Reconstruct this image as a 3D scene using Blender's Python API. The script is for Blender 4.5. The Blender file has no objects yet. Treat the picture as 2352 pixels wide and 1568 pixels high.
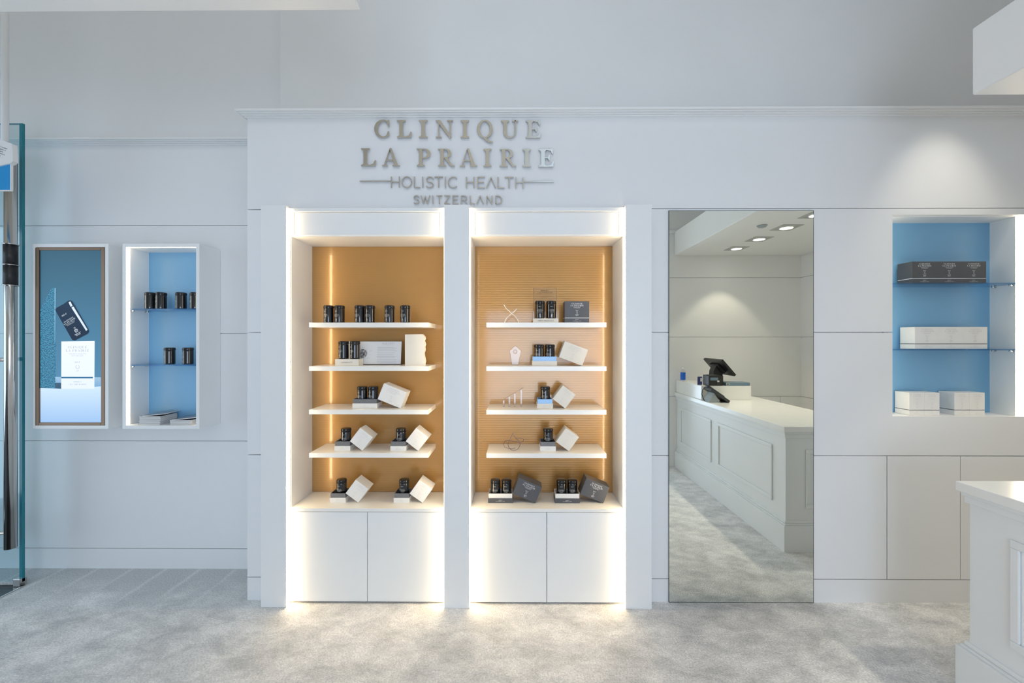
import bpy, bmesh, math, random
from mathutils import Vector, Matrix
random.seed(4)
SC = bpy.context.scene
COL = SC.collection
PI = math.pi

# ------------------------------------------------------------------ camera
FPX, YAW, HC = 915.0, 0.0064, 1.49
cam_d = bpy.data.cameras.new('camera'); cam = bpy.data.objects.new('camera', cam_d); COL.objects.link(cam)
cam_d.sensor_width = 36.0; cam_d.lens = 36.0 * FPX / 2352.0
cam_d.clip_start = 0.02; cam_d.clip_end = 100
cam.location = (0, 0, HC); cam.rotation_euler = (PI / 2, 0, YAW)
SC.camera = cam

# ------------------------------------------------------------------ world, daylight, exposure
SC.view_settings.view_transform = 'Standard'; SC.view_settings.look = 'None'
SC.view_settings.gamma = 1.0; SC.view_settings.use_curve_mapping = False
SC.view_settings.exposure = 0.48
SC.cycles.use_denoising = True
SC.cycles.max_bounces = 10; SC.cycles.diffuse_bounces = 6; SC.cycles.glossy_bounces = 5
SC.cycles.transparent_max_bounces = 12
SC.cycles.sample_clamp_indirect = 6.0
SC.cycles.caustics_reflective = False; SC.cycles.caustics_refractive = False
w = bpy.data.worlds.new('daylight'); SC.world = w; w.use_nodes = True
w.node_tree.nodes['Background'].inputs[0].default_value = (0.62, 0.78, 1.0, 1)
w.node_tree.nodes['Background'].inputs[1].default_value = 0.3

def area_light(name, loc, rot, sx, sy, power, color):
    d = bpy.data.lights.new(name, 'AREA'); d.shape = 'RECTANGLE'; d.size = sx; d.size_y = sy
    d.energy = power; d.color = color
    o = bpy.data.objects.new(name, d); COL.objects.link(o); o.location = loc; o.rotation_euler = rot
    return o
# daylight behind the camera (shop front), a high window above it, and the glazed entrance side
area_light('shopfront_daylight', (0.62, -3.24, 1.08), (PI / 2, 0, 0), 2.40, 2.05, 63, (0.655, 0.79, 1.0))
area_light('high_window_daylight', (0.95, -3.24, 4.6), (PI / 2, 0, 0), 1.10, 2.6, 6, (0.60, 0.79, 1.0))
area_light('entrance_daylight', (-4.55, 0.9, 1.3), (PI / 2, 0, -PI / 2), 2.6, 2.4, 24, (0.66, 0.85, 1.0))
# added unseen fill lamp below the high ceiling, lifts the general light level
area_light('overhead_fill', (-0.8, -1.2, 6.1), (0, 0, 0), 3.4, 2.4, 36, (0.95, 0.95, 1.0))

def spot_light(name, loc, target, power, color, angle, blend, radius, parent=None):
    d = bpy.data.lights.new(name, 'SPOT'); d.energy = power; d.color = color
    d.spot_size = math.radians(angle); d.spot_blend = blend; d.shadow_soft_size = radius
    o = bpy.data.objects.new(name, d); COL.objects.link(o)
    v = Vector(target) - Vector(loc)
    o.rotation_euler = v.to_track_quat('-Z', 'Y').to_euler(); o.location = loc
    if parent is not None:
        o.parent = parent; o.location = Vector(loc) - parent.location
    return o
# accent spot over the wall niche
spot_light('accent_spot', (2.43, 1.78, 3.10), (2.42, 2.29, 2.00), 15, (1.0, 0.92, 0.76), 56, 1.0, 0.02)

# ------------------------------------------------------------------ pixel measurements -> places in the room
_c, _s = math.cos(YAW), math.sin(YAW)
def ray(px, Y):
    u = (px - 1176.0) / FPX
    t = Y / (_c + u * _s)
    return t * (-_s + u * _c), t
def XA(px, Y): return ray(px, Y)[0]
def ZA(py, Y, px=1182): return HC + (784.0 - py) / FPX * ray(px, Y)[1]

# ------------------------------------------------------------------ materials
MATS = {}
def mat(name, color, rough=0.5, metal=0.0, emit=None, estr=0.0, spec=0.5, alpha=None, coat=0.0):
    m = bpy.data.materials.new(name); m.use_nodes = True
    b = m.node_tree.nodes['Principled BSDF']
    b.inputs['Base Color'].default_value = (*color, 1)
    b.inputs['Roughness'].default_value = rough; b.inputs['Metallic'].default_value = metal
    b.inputs['Specular IOR Level'].default_value = spec
    b.inputs['Coat Weight'].default_value = coat
    if emit:
        b.inputs['Emission Color'].default_value = (*emit, 1); b.inputs['Emission Strength'].default_value = estr
    MATS[name] = m
    return m
def add_noise(m, c1, c2, scale, detail=4, bump=0.0, bscale=200, coords='Object'):
    nt = m.node_tree; N = nt.nodes; L = nt.links; b = N['Principled BSDF']
    tc = N.new('ShaderNodeTexCoord'); no = N.new('ShaderNodeTexNoise'); no.inputs['Scale'].default_value = scale
    no.inputs['Detail'].default_value = detail; L.new(tc.outputs[coords], no.inputs['Vector'])
    cr = N.new('ShaderNodeValToRGB'); cr.color_ramp.elements[0].color = (*c1, 1); cr.color_ramp.elements[1].color = (*c2, 1)
    cr.color_ramp.elements[0].position = 0.35; cr.color_ramp.elements[1].position = 0.65
    L.new(no.outputs['Fac'], cr.inputs['Fac']); L.new(cr.outputs['Color'], b.inputs['Base Color'])
    if bump:
        n2 = N.new('ShaderNodeTexNoise'); n2.inputs['Scale'].default_value = bscale; L.new(tc.outputs[coords], n2.inputs['Vector'])
        bp = N.new('ShaderNodeBump'); bp.inputs['Strength'].default_value = bump; bp.inputs['Distance'].default_value = 0.002
        L.new(n2.outputs['Fac'], bp.inputs['Height']); L.new(bp.outputs['Normal'], b.inputs['Normal'])
    return m

add_noise(mat('wall_paint', (.80, .80, .80), .55, spec=.3), (.795, .795, .795), (.805, .805, .805), 3)
add_noise(mat('upper_paint', (.78, .78, .77), .7, spec=.2), (.77, .77, .76), (.79, .79, .78), 2)
add_noise(mat('satin_lacquer', (.84, .84, .83), .35), (.835, .835, .825), (.845, .845, .835), 5)
add_noise(mat('shelf_lacquer', (.86, .85, .82), .22), (.855, .845, .815), (.865, .855, .825), 5)
add_noise(mat('counter_paint', (.80, .82, .83), .4), (.795, .815, .825), (.805, .825, .835), 4)
add_noise(mat('counter_top_stone', (.86, .86, .84), .20), (.85, .85, .83), (.87, .87, .85), 9)
mat('joint_shadow_gap', (.25, .26, .28), .8)
add_noise(mat('rear_paint', (.70, .68, .61), .7), (.69, .67, .60), (.71, .69, .62), 2)
mat('bronze_frame', (.20, .13, .09), .30, .9)
add_noise(mat('gold_panel', (.52, .30, .10), .27, 0.22, spec=.15, coat=.9), (.44, .245, .08), (.46, .255, .085), 6)
_gp = MATS['gold_panel'].node_tree; _gb = _gp.nodes['Principled BSDF']; _gb.inputs['Coat Roughness'].default_value = .085
_cn = _gp.nodes.new('ShaderNodeCombineXYZ'); _cn.inputs[1].default_value = -1.0          # flat clear sheet over the ribbed metal
_gp.links.new(_cn.outputs[0], _gb.inputs['Coat Normal'])
add_noise(mat('blue_panel', (.19, .42, .66), .36), (.185, .415, .65), (.195, .425, .67), 4)
mat('mirror_silver', (.91, .94, .89), .004, 1.0)
mat('mirror_edge', (.04, .07, .06), .2)
mat('led_warm', (1, .9, .7), .5, emit=(1.0, .78, .48), estr=15)
mat('led_soft', (1, .9, .7), .5, emit=(1.0, .84, .60), estr=7.5)
mat('led_box', (1, .9, .7), .5, emit=(1.0, .86, .64), estr=4.5)
mat('lamp_warm', (1, .95, .85), .5, emit=(1.0, .90, .72), estr=9)
mat('lamp_cool', (1, 1, .95), .5, emit=(1.0, .98, .92), estr=9)
mat('downlight_trim', (.45, .45, .43), .5)
mat('sign_metal', (.74, .70, .63), .17, 1.0)
mat('jar_black', (.008, .008, .010), .10, coat=.6)
mat('jar_lid_black', (.010, .010, .012), .16)
mat('print_silver', (.66, .66, .64), .4)
mat('print_grey', (.56, .56, .57), .6)
mat('print_white', (.85, .86, .88), .5)
mat('print_black', (.03, .03, .03), .6)
add_noise(mat('box_white', (.80, .79, .77), .5), (.79, .78, .76), (.81, .80, .78), 20)
add_noise(mat('box_cream', (.74, .71, .65), .55), (.73, .70, .64), (.75, .72, .66), 20)
add_noise(mat('box_charcoal', (.075, .078, .088), .42), (.072, .075, .085), (.078, .081, .091), 20)
add_noise(mat('insert_grey', (.17, .175, .185), .45), (.165, .17, .18), (.175, .18, .19), 30)
mat('insert_blue_foil', (.30, .54, .88), .3)
mat('band_dark', (.05, .05, .06), .4)
mat('paper', (.80, .79, .76), .6)
mat('magazine_cover', (.20, .21, .25), .25)
mat('steel', (.62, .60, .58), .16, 1.0)
mat('bright_clip', (.72, .72, .70), .25, 1.0)
mat('black_rubber', (.012, .012, .014), .45)
mat('black_plastic', (.012, .012, .012), .35)
mat('phone_plastic', (.03, .035, .04), .4)
mat('grey_plastic', (.36, .41, .42), .5)
mat('slate_plastic', (.16, .24, .31), .4)
mat('white_plastic', (.78, .78, .77), .4)
mat('label_blue', (.01, .13, .62), .4)
mat('navy_print', (.03, .04, .17), .5)
mat('screen_blue', (.01, .14, .32), .25, emit=(.0, .15, .38), estr=.42)
mat('wire_mauve', (.20, .14, .16), .3, .7)
mat('wire_white', (.85, .83, .78), .25)
mat('entry_tile', (.012, .012, .014), .08)
mat('glass_edge', (.012, .20, .25), .12, emit=None)

def glass_mat(name, tint, refl, edge=None):
    m = bpy.data.materials.new(name); m.use_nodes = True; nt = m.node_tree; N = nt.nodes; L = nt.links
    N.remove(N['Principled BSDF'])
    tr = N.new('ShaderNodeBsdfTransparent'); tr.inputs[0].default_value = (*tint, 1)
    gl = N.new('ShaderNodeBsdfGlossy'); gl.inputs['Roughness'].default_value = .03; gl.inputs[0].default_value = (1, 1, 1, 1)
    lw = N.new('ShaderNodeLayerWeight'); pw = N.new('ShaderNodeMath'); pw.operation = 'POWER'; pw.inputs[1].default_value = 4.5
    L.new(lw.outputs['Facing'], pw.inputs[0])
    mp = N.new('ShaderNodeMath'); mp.operation = 'MULTIPLY_ADD'; mp.inputs[1].default_value = refl * .85; mp.inputs[2].default_value = .04
    mx = N.new('ShaderNodeMixShader')
    L.new(pw.outputs[0], mp.inputs[0]); L.new(mp.outputs[0], mx.inputs[0]); L.new(tr.outputs[0], mx.inputs[1]); L.new(gl.outputs[0], mx.inputs[2])
    L.new(mx.outputs[0], N['Material Output'].inputs['Surface']); MATS[name] = m
    return m
glass_mat('door_glass', (.88, .95, .97), 1.0)
glass_mat('shelf_glass', (.66, .82, .94), .8)
glass_mat('acrylic', (.965, .965, .965), .7)
glass_mat('acrylic_edge', (.72, .66, .62), 1.0)
glass_mat('bottle_clear', (.90, .92, .95), .8)

def carpet_material():
    m = mat('carpet', (.5, .5, .5), .95, spec=.1); nt = m.node_tree; N = nt.nodes; L = nt.links; b = N['Principled BSDF']
    tc = N.new('ShaderNodeTexCoord')
    mp = N.new('ShaderNodeMapping'); mp.inputs['Scale'].default_value = (1.0, 1.5, 1.0); mp.inputs['Rotation'].default_value = (0, 0, .5)
    L.new(tc.outputs['Object'], mp.inputs['Vector'])
    n1 = N.new('ShaderNodeTexNoise'); n1.inputs['Scale'].default_value = 5.2; n1.inputs['Detail'].default_value = 9; n1.inputs['Roughness'].default_value = .74; n1.inputs['Distortion'].default_value = .25
    L.new(mp.outputs[0], n1.inputs['Vector'])
    cr = N.new('ShaderNodeValToRGB'); e = cr.color_ramp.elements
    e[0].position = .36; e[0].color = (.60, .60, .595, 1); e[1].position = .62; e[1].color = (.94, .92, .90, 1)
    L.new(n1.outputs['Fac'], cr.inputs['Fac'])
    n2 = N.new('ShaderNodeTexNoise'); n2.inputs['Scale'].default_value = 130; n2.inputs['Detail'].default_value = 3
    L.new(tc.outputs['Object'], n2.inputs['Vector'])
    n3 = N.new('ShaderNodeMapRange'); n3.inputs[1].default_value = .3; n3.inputs[2].default_value = .7; n3.inputs[3].default_value = .78; n3.inputs[4].default_value = 1.12
    L.new(n2.outputs['Fac'], n3.inputs[0])
    # pile combed flat near the left wall, with pale vacuum lines running away from the wall
    sx = N.new('ShaderNodeSeparateXYZ'); L.new(tc.outputs['Object'], sx.inputs[0])
    def math_(op, a, bb):
        n = N.new('ShaderNodeMath'); n.operation = op
        for i, v in enumerate((a, bb)):
            if v is None: continue
            if hasattr(v, 'links') or hasattr(v, 'is_linked'): L.new(v, n.inputs[i])
            else: n.inputs[i].default_value = v
        return n.outputs[0]
    n4 = N.new('ShaderNodeTexNoise'); n4.inputs['Scale'].default_value = 3.0; n4.inputs['Detail'].default_value = 3; L.new(tc.outputs['Object'], n4.inputs['Vector'])
    wob = math_('MULTIPLY', n4.outputs['Fac'], .07)
    xx = math_('ADD', sx.outputs['X'], wob)
    d1 = math_('FRACT', math_('DIVIDE', math_('ADD', xx, 4.38), .225), None)
    d2 = math_('ABSOLUTE', math_('SUBTRACT', d1, .5), None)
    line = N.new('ShaderNodeMapRange'); line.inputs[1].default_value = .0; line.inputs[2].default_value = .09; line.inputs[3].default_value = 1; line.inputs[4].default_value = 0
    L.new(d2, line.inputs[0])
    yb = math_('ADD', sx.outputs['Y'], math_('MULTIPLY', n4.outputs['Fac'], .5))
    mask = N.new('ShaderNodeMapRange'); mask.inputs[1].default_value = 2.45; mask.inputs[2].default_value = 2.72; mask.inputs[3].default_value = 0; mask.inputs[4].default_value = 1
    L.new(yb, mask.inputs[0])
    mx = N.new('ShaderNodeMapRange'); mx.inputs[1].default_value = -1.30; mx.inputs[2].default_value = -1.55; mx.inputs[3].default_value = 0; mx.inputs[4].default_value = 1
    L.new(sx.outputs['X'], mx.inputs[0])
    area = math_('MULTIPLY', mask.outputs[0], mx.outputs[0])
    combed = N.new('ShaderNodeMix'); combed.data_type = 'RGBA'; combed.inputs[6].default_value = (.61, .61, .605, 1); combed.inputs[7].default_value = (.84, .835, .83, 1)
    L.new(math_('MULTIPLY', line.outputs[0], n4.outputs['Fac']), combed.inputs[0])
    m1 = N.new('ShaderNodeMix'); m1.data_type = 'RGBA'; L.new(area, m1.inputs[0]); L.new(cr.outputs[0], m1.inputs[6]); L.new(combed.outputs[2], m1.inputs[7])
    m2 = N.new('ShaderNodeMix'); m2.data_type = 'RGBA'; m2.blend_type = 'MULTIPLY'; m2.inputs[0].default_value = 1
    L.new(m1.outputs[2], m2.inputs[6]); L.new(n3.outputs[0], m2.inputs[7])
    L.new(m2.outputs[2], b.inputs['Base Color'])
    bp = N.new('ShaderNodeBump'); bp.inputs['Strength'].default_value = .7; bp.inputs['Distance'].default_value = .006
    L.new(n2.outputs['Fac'], bp.inputs['Height']); L.new(bp.outputs[0], b.inputs['Normal'])
carpet_material()

# ------------------------------------------------------------------ mesh helpers
class MB:
    def __init__(self): self.bm = bmesh.new()
    def box(self, x0, x1, y0, y1, z0, z1, bev=0.0, seg=2, M=None):
        t = bmesh.new()
        vs = [t.verts.new((x, y, z)) for x in (x0, x1) for y in (y0, y1) for z in (z0, z1)]
        for f in ((0, 1, 3, 2), (4, 6, 7, 5), (0, 4, 5, 1), (2, 3, 7, 6), (0, 2, 6, 4), (1, 5, 7, 3)): t.faces.new([vs[i] for i in f])
        if bev: bmesh.ops.bevel(t, geom=t.edges[:], offset=bev, segments=seg, profile=.5, affect='EDGES')
        return self._add(t, M)
    def _add(self, t, M=None):
        if M is not None: bmesh.ops.transform(t, matrix=M, verts=t.verts)
        bmesh.ops.recalc_face_normals(t, faces=t.faces)
        mp = {v: self.bm.verts.new(v.co) for v in t.verts}
        for f in t.faces:
            try: nf = self.bm.faces.new([mp[v] for v in f.verts]); nf.smooth = f.smooth
            except ValueError: pass
        t.free(); return self
    def lathe(self, prof, seg=32, M=None, smooth=True):
        t = bmesh.new(); rings = []
        for r, z in prof:
            if r < 1e-6: rings.append([t.verts.new((0, 0, z))])
            else: rings.append([t.verts.new((r * math.cos(2 * PI * i / seg), r * math.sin(2 * PI * i / seg), z)) for i in range(seg)])
        for a, b in zip(rings, rings[1:]):
            for i in range(seg):
                j = (i + 1) % seg
                if len(a) == 1: f = t.faces.new((a[0], b[j], b[i]))
                elif len(b) == 1: f = t.faces.new((a[i], a[j], b[0]))
                else: f = t.faces.new((a[i], a[j], b[j], b[i]))
                f.smooth = smooth
        return self._add(t, M)
    def cyl(self, p, q, r, seg=20, smooth=True):
        p, q = Vector(p), Vector(q); d = q - p
        M = Matrix.Translation(p) @ d.to_track_quat('Z', 'Y').to_matrix().to_4x4()
        return self.lathe([(0, 0), (r, 0), (r, d.length), (0, d.length)], seg, M, smooth)
    def tube(self, pts, r, seg=10, closed=False):
        t = bmesh.new(); n = len(pts); P = [Vector(p) for p in pts]; rings = []; up = None
        for i in range(n):
            a = P[(i - 1) % n] if (closed or i > 0) else P[i]; b = P[(i + 1) % n] if (closed or i < n - 1) else P[i]
            d = (b - a).normalized()
            if up is None: up = d.orthogonal().normalized()
            up = (up - d * up.dot(d)).normalized(); s = d.cross(up)
            rings.append([t.verts.new(P[i] + (up * math.cos(2 * PI * k / seg) + s * math.sin(2 * PI * k / seg)) * r) for k in range(seg)])
        for i in range(n if closed else n - 1):
            A, B = rings[i], rings[(i + 1) % n]
            for k in range(seg):
                f = t.faces.new((A[k], A[(k + 1) % seg], B[(k + 1) % seg], B[k])); f.smooth = True
        if not closed:
            t.faces.new(rings[0]); t.faces.new(rings[-1])
        return self._add(t)
    def prism(self, pts, y0, y1, M=None):          # outline in x,z extruded along y
        t = bmesh.new()
        a = [t.verts.new((x, y0, z)) for x, z in pts]; b = [t.verts.new((x, y1, z)) for x, z in pts]; n = len(pts)
        t.faces.new(a); t.faces.new(b)
        for i in range(n): t.faces.new((a[i], a[(i + 1) % n], b[(i + 1) % n], b[i]))
        return self._add(t, M)
    def flat(self, pts, y=0.0):
        self.bm.faces.new([self.bm.verts.new((x, y, z)) for x, z in pts]); return self
    def build(self, name, material, parent=None, loc=(0, 0, 0)):
        me = bpy.data.meshes.new(name); self.bm.to_mesh(me); self.bm.free()
        me.materials.append(MATS[material] if isinstance(material, str) else material)
        o = bpy.data.objects.new(name, me); COL.objects.link(o); o.location = loc
        if parent is not None: o.parent = parent
        return o

def tag(o, label, cat=None, group=None, kind=None):
    o['label'] = label
    if cat: o['category'] = cat
    if group: o['group'] = group
    if kind: o['kind'] = kind
    return o
def thing(name, label, cat, loc=(0, 0, 0), rot=(0, 0, 0), group=None):
    o = bpy.data.objects.new(name, None); COL.objects.link(o); o.location = loc; o.rotation_euler = rot
    o.empty_display_size = .05
    return tag(o, label, cat, group)
def struct(name, mb, material, label, loc=(0, 0, 0)):
    return tag(mb.build(name, material, None, loc), label, None, None, 'structure')
def kids(o): return [c for c in o.children]
def dup(root, label, loc, rot=None, group=None):
    r = root.copy(); COL.objects.link(r); r.location = loc
    if rot is not None: r.rotation_euler = rot
    r['label'] = label
    if group: r['group'] = group
    for ch in root.children:
        c = ch.copy(); COL.objects.link(c); c.parent = r
        for g in ch.children:
            d = g.copy(); COL.objects.link(d); d.parent = c
    return r

# ------------------------------------------------------------------ lettering (serif capitals and line capitals drawn as outlines)
def rc(a, b, c, d): return [(a, b), (c, b), (c, d), (a, d)]
def band(cx, cy, ro, so, dx, ri, si, a0, a1, n=22):
    out = []
    for i in range(n):
        t0 = math.radians(a0 + (a1 - a0) * i / n); t1 = math.radians(a0 + (a1 - a0) * (i + 1) / n)
        o = lambda t: (cx + ro * math.cos(t), cy + so * math.sin(t)); q = lambda t: (cx + dx + ri * math.cos(t), cy + si * math.sin(t))
        out.append([o(t0), o(t1), q(t1), q(t0)])
    return out
S = .055
def serif_foot(x0, x1, a, b, z, up):
    s = 1 if up else -1
    return [rc(x0, min(z, z + s * S), x1, max(z, z + s * S)), [(x0 + .04, z + s * S), (a, z + s * .13), (a, z + s * S)] if up else [(a, z + s * .13), (x0 + .04, z + s * S), (a, z + s * S)],
            [(b, z + s * S), (b, z + s * .13), (x1 - .04, z + s * S)]]
STEM = [rc(.14, .012, .34, .988)]
SERIF = {
 'I': (.48, STEM + serif_foot(0, .48, .14, .34, 0, 1) + serif_foot(0, .48, .14, .34, 1, 0)),
 'L': (.83, STEM + serif_foot(0, .48, .14, .34, 0, 1) + serif_foot(0, .48, .14, .34, 1, 0) + [rc(.3, .004, .80, S), [(.50, S), (.80, S), (.83, .32), (.78, .32), (.68, .12)]]),
 'C': (.86, band(.5, .5, .5, .52, .03, .33, .455, 48, 312) + [[(.80, .64), (.86, .64), (.86, 1.0), (.82, 1.0), (.72, .90)], [(.80, .36), (.86, .36), (.86, .12), (.70, .08)]]),
 'N': (.98, [rc(.13, .01, .20, .94), rc(.80, 0, .87, .99), [(.02, 1), (.26, 1), (.87, .10), (.87, -.02), (.80, -.02)], rc(0, .945, .2, 1), rc(0, 0, .33, S), rc(.64, .945, 1.0, 1)]),
 'Q': (.98, band(.48, .5, .48, .52, 0, .30, .455, 0, 360, 36) + [[(.36, .02), (.56, .0), (.68, -.14), (.80, -.20), (.95, -.20), (.95, -.28), (.72, -.27), (.56, -.19)]]),
 'U': (1.0, [rc(.14, .34, .34, .99), rc(.78, .34, .86, .99)] + band(.50, .345, .36, .365, .06, .22, .30, 180, 360) + serif_foot(0, .48, .14, .34, 1, 0) + [rc(.64, .945, 1.0, 1)]),
 'E': (.84, STEM + serif_foot(0, .48, .14, .34, 0, 1) + serif_foot(0, .48, .14, .34, 1, 0) + [rc(.3, .004, .81, S), [(.50, S), (.81, S), (.84, .30), (.79, .30), (.68, .11)], rc(.3, .945, .76, .996), [(.50, .945), (.68, .90), (.74, .74), (.79, .74), (.78, 1), (.70, 1)], rc(.34, .48, .56, .535), [(.52, .48), (.57, .36), (.615, .36), (.615, .66), (.57, .66), (.52, .535)]]),
 'A': (1.0, [[(.44, 1.02), (.54, 1.02), (.93, .04), (.70, .04)], [(.40, .92), (.48, 1.02), (.17, .04), (.10, .04)], rc(.24, .30, .66, .36), rc(0, 0, .31, S), rc(.60, 0, 1.02, S)]),
 'P': (.82, STEM + serif_foot(0, .48, .14, .34, 0, 1) + [rc(0, .945, .42, .996), rc(.3, .44, .42, .495)] + band(.42, .72, .40, .28, 0, .21, .225, -90, 90)),
 'R': (.98, STEM + serif_foot(0, .48, .14, .34, 0, 1) + [rc(0, .945, .42, .996), rc(.3, .46, .42, .515)] + band(.42, .73, .38, .27, 0, .19, .215, -90, 90) + [[(.36, .49), (.56, .50), (.84, .07), (.98, S), (.98, 0), (.76, 0)]]),
}
def arcpts(cx, cy, rx, ry, a0, a1, n=20): return [(cx + rx * math.cos(math.radians(a0 + (a1 - a0) * i / n)), cy + ry * math.sin(math.radians(a0 + (a1 - a0) * i / n))) for i in range(n + 1)]
LINE = {'H': [[(0, 0), (0, 1)], [(1, 0), (1, 1)], [(0, .52), (1, .52)]], 'O': [arcpts(.5, .5, .5, .5, 0, 360, 36)], 'L': [[(0, 1), (0, 0), (1, 0)]], 'I': [[(0, 0), (0, 1)]],
 'S': [[(1, .80)] + arcpts(.52, .76, .44, .24, 30, 250, 16) + arcpts(.5, .25, .48, .25, 80, -150, 16)], 'T': [[(0, 1), (1, 1)], [(.5, 1), (.5, 0)]],
 'C': [arcpts(.55, .5, .55, .5, 48, 312, 28)], 'E': [[(1, 1), (0, 1), (0, 0), (1, 0)], [(0, .52), (.85, .52)]], 'V': [[(0, 0), (.5, 1), (1, 0)]],
 'W': [[(0, 1), (.27, 0), (.5, .95), (.73, 0), (1, 1)]], 'Z': [[(0, 1), (1, 1), (0, 0), (1, 0)]],
 'R': [[(0, 0), (0, 1), (.55, 1)] + arcpts(.55, .73, .42, .27, 90, -90, 12) + [(0, .46)], [(.5, .46), (1, 0)]],
 'N': [[(0, 0), (0, 1), (1, 0), (1, 1)]], 'D': [[(0, 0), (0, 1), (.35, 1)] + arcpts(.35, .5, .65, .5, 90, -90, 18) + [(0, 0)]]}
def stroke_polys(lines, sx, sz, wd):
    out = []
    for ln in lines:
        P = [(x * sx, z * sz) for x, z in ln]
        for (x0, z0), (x1, z1) in zip(P, P[1:]):
            L = math.hypot(x1 - x0, z1 - z0) or 1; dx, dz = (x1 - x0) / L, (z1 - z0) / L; h = wd / 2; e = h * .5
            x0_, z0_, x1_, z1_ = x0 - dx * e, z0 - dz * e, x1 + dx * e, z1 + dz * e
            out.append([(x0_ - dz * h, z0_ + dx * h), (x1_ - dz * h, z1_ + dx * h), (x1_ + dz * h, z1_ - dx * h), (x0_ + dz * h, z0_ - dx * h)])
    return out
def serif_line(text, height, track=.32, center=0.0, z=0.0):
    """polygons of a line of serif capitals, centred on x"""
    x = 0; out = []
    for ch in text:
        if ch == ' ': x += .55; continue
        wd, polys = SERIF[ch]
        out += [[(x + a, b) for a, b in p] for p in polys]; x += wd + track
    W = x - track
    return [[((a - W / 2) * height + center, b * height + z) for a, b in p] for p in out]
def sans_polys(text, size, center=0.0, z=0.0, track=1.15):
    cu = bpy.data.curves.new('t', 'FONT'); cu.body = text; cu.size = size; cu.align_x = 'CENTER'; cu.space_character = track; cu.resolution_u = 2
    o = bpy.data.objects.new('t', cu); COL.objects.link(o)
    dg = bpy.context.evaluated_depsgraph_get(); me = bpy.data.meshes.new_from_object(o.evaluated_get(dg))
    out = [[(me.vertices[i].co.x + center, me.vertices[i].co.y + z) for i in p.vertices] for p in me.polygons]
    bpy.data.objects.remove(o); bpy.data.curves.remove(cu); bpy.data.meshes.remove(me)
    return out
def fine_print(nletters, h, center=0.0, z=0.0, seed=1):
    """a line of print too small to read: letter-sized marks with word gaps"""
    rnd = random.Random(seed * 31 + nletters); x = 0; out = []
    for i in range(nletters):
        if i and rnd.random() < .16: x += .55
        wd = rnd.choice((.16, .42, .5, .55)); top = rnd.choice((.86, 1.0, 1.0))
        out.append((x, x + wd * .35 if wd > .2 else x + wd, 0, top))
        if wd > .2:
            zz = rnd.choice((.0, .42, .80)); out.append((x + wd * .35, x + wd, zz, zz + .2))
            if rnd.random() < .5: out.append((x + wd * .75, x + wd, 0, top))
        x += wd + .24
    W_ = x - .24
    return [rc((a - W_ / 2) * h + center, c * h + z, (b - W_ / 2) * h + center, d * h + z) for a, b, c, d in out]
def print_mesh(name, polys, material, parent, y=0.0, warp=None, loc=(0, 0, 0)):
    mb = MB()
    for i, p in enumerate(polys):
        if warp: vs = [mb.bm.verts.new(warp(x, z)) for x, z in p]
        else: vs = [mb.bm.verts.new((x, y - 4e-6 * (i % 50), z)) for x, z in p]
        try: mb.bm.faces.new(vs)
        except ValueError: pass
    return mb.build(name, material, parent, loc)

# ------------------------------------------------------------------ room shell
W = 2.2875        # panelled main wall
LW = 2.600        # recessed wall beside the entrance
UW = 2.42         # upper wall above the cornice
TOPZ = 6.2
ROWS = [0.0, .132, .8375, 1.5425, 2.25]
G = .0022
XR, YR = 3.41, -.20

m = MB()
m.box(-2.99, XR + .1, -3.3, LW + .1, -.05, 0); m.box(-4.7, -2.99, 2.443, LW + .1, -.05, 0)
struct('floor', m, 'carpet', 'mottled grey carpet floor')
struct('trim_1', MB().box(-4.7, -2.995, -3.3, 2.44, -.06, -.012), 'entry_tile', 'black polished entrance floor beside the carpet')
struct('trim_2', MB().box(-2.995, -2.988, -3.3, 2.443, -.03, .004), 'bright_clip', 'thin metal edge between carpet and black floor')

def wall_rows(m, x0, x1, rows, y=W, t=.013, gx0=True, gx1=True):
    for a, b in zip(rows, rows[1:]):
        m.box(x0 + (G if gx0 else 0), x1 - (G if gx1 else 0), y, y + t, a + (G if a > 0 else 0), b - G)
m = MB()
wall_rows(m, -1.541, -1.417, ROWS, gx0=False, gx1=False)
wall_rows(m, .766, .8825, ROWS, gx0=False, gx1=False)
wall_rows(m, 1.7045, 2.157, [0, .132], gx0=False, gx1=False)
wall_rows(m, 2.157, XR, [0, .132], gx0=False, gx1=False)
wall_rows(m, 1.7045, 2.125, [.132, .8375], gx0=False)
wall_rows(m, 1.7045, 2.157, [.8375, 1.5425, 2.25], gx0=False, gx1=False)
m.box(2.157, 2.905, W, W + .013, .8375 + G, 1.0625)
m.box(2.157, 2.905, W, W + .013, 2.212, 2.25 - G)
wall_rows(m, 2.905, XR, [.8375, 1.5425, 2.25], gx0=False, gx1=False)
wall_rows(m, 2.967, XR, [.132, .8375])
m.box(-1.541, XR, W, UW + .03, 2.25 + G, 2.775)                 # frieze that carries the sign
m.box(-1.541, -1.505, W + .013, LW, 0, 2.775)                   # return to the recessed wall
m.box(-1.505, -1.43, W + .014, W + .04, 0, 2.25); m.box(.78, 2.11, W + .014, W + .04, 0, 2.25)
m.box(2.11, 2.93, W + .03, W + .05, 0, 1.03); m.box(2.11, 2.98, W + .014, W + .04, 2.235, 2.25); m.box(2.945, XR, W + .014, W + .04, 0, 2.25)
m.box(2.12, 2.157, W + .0131, W + .0150, 1.0, 2.23)  # unseen strip added behind the joint to block the niche light strip
m.box(.8825, 1.7045, W, W + .02, 2.237, 2.25 - G)
struct('wall_back', m, 'wall_paint', 'white panelled back wall with thin joints')
m = MB(); m.box(-1.428, XR, UW, UW + .2, 2.77, TOPZ);
struct('wall_upper', m, 'upper_paint', 'plain white upper wall above the cornice')
m = MB()
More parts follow.
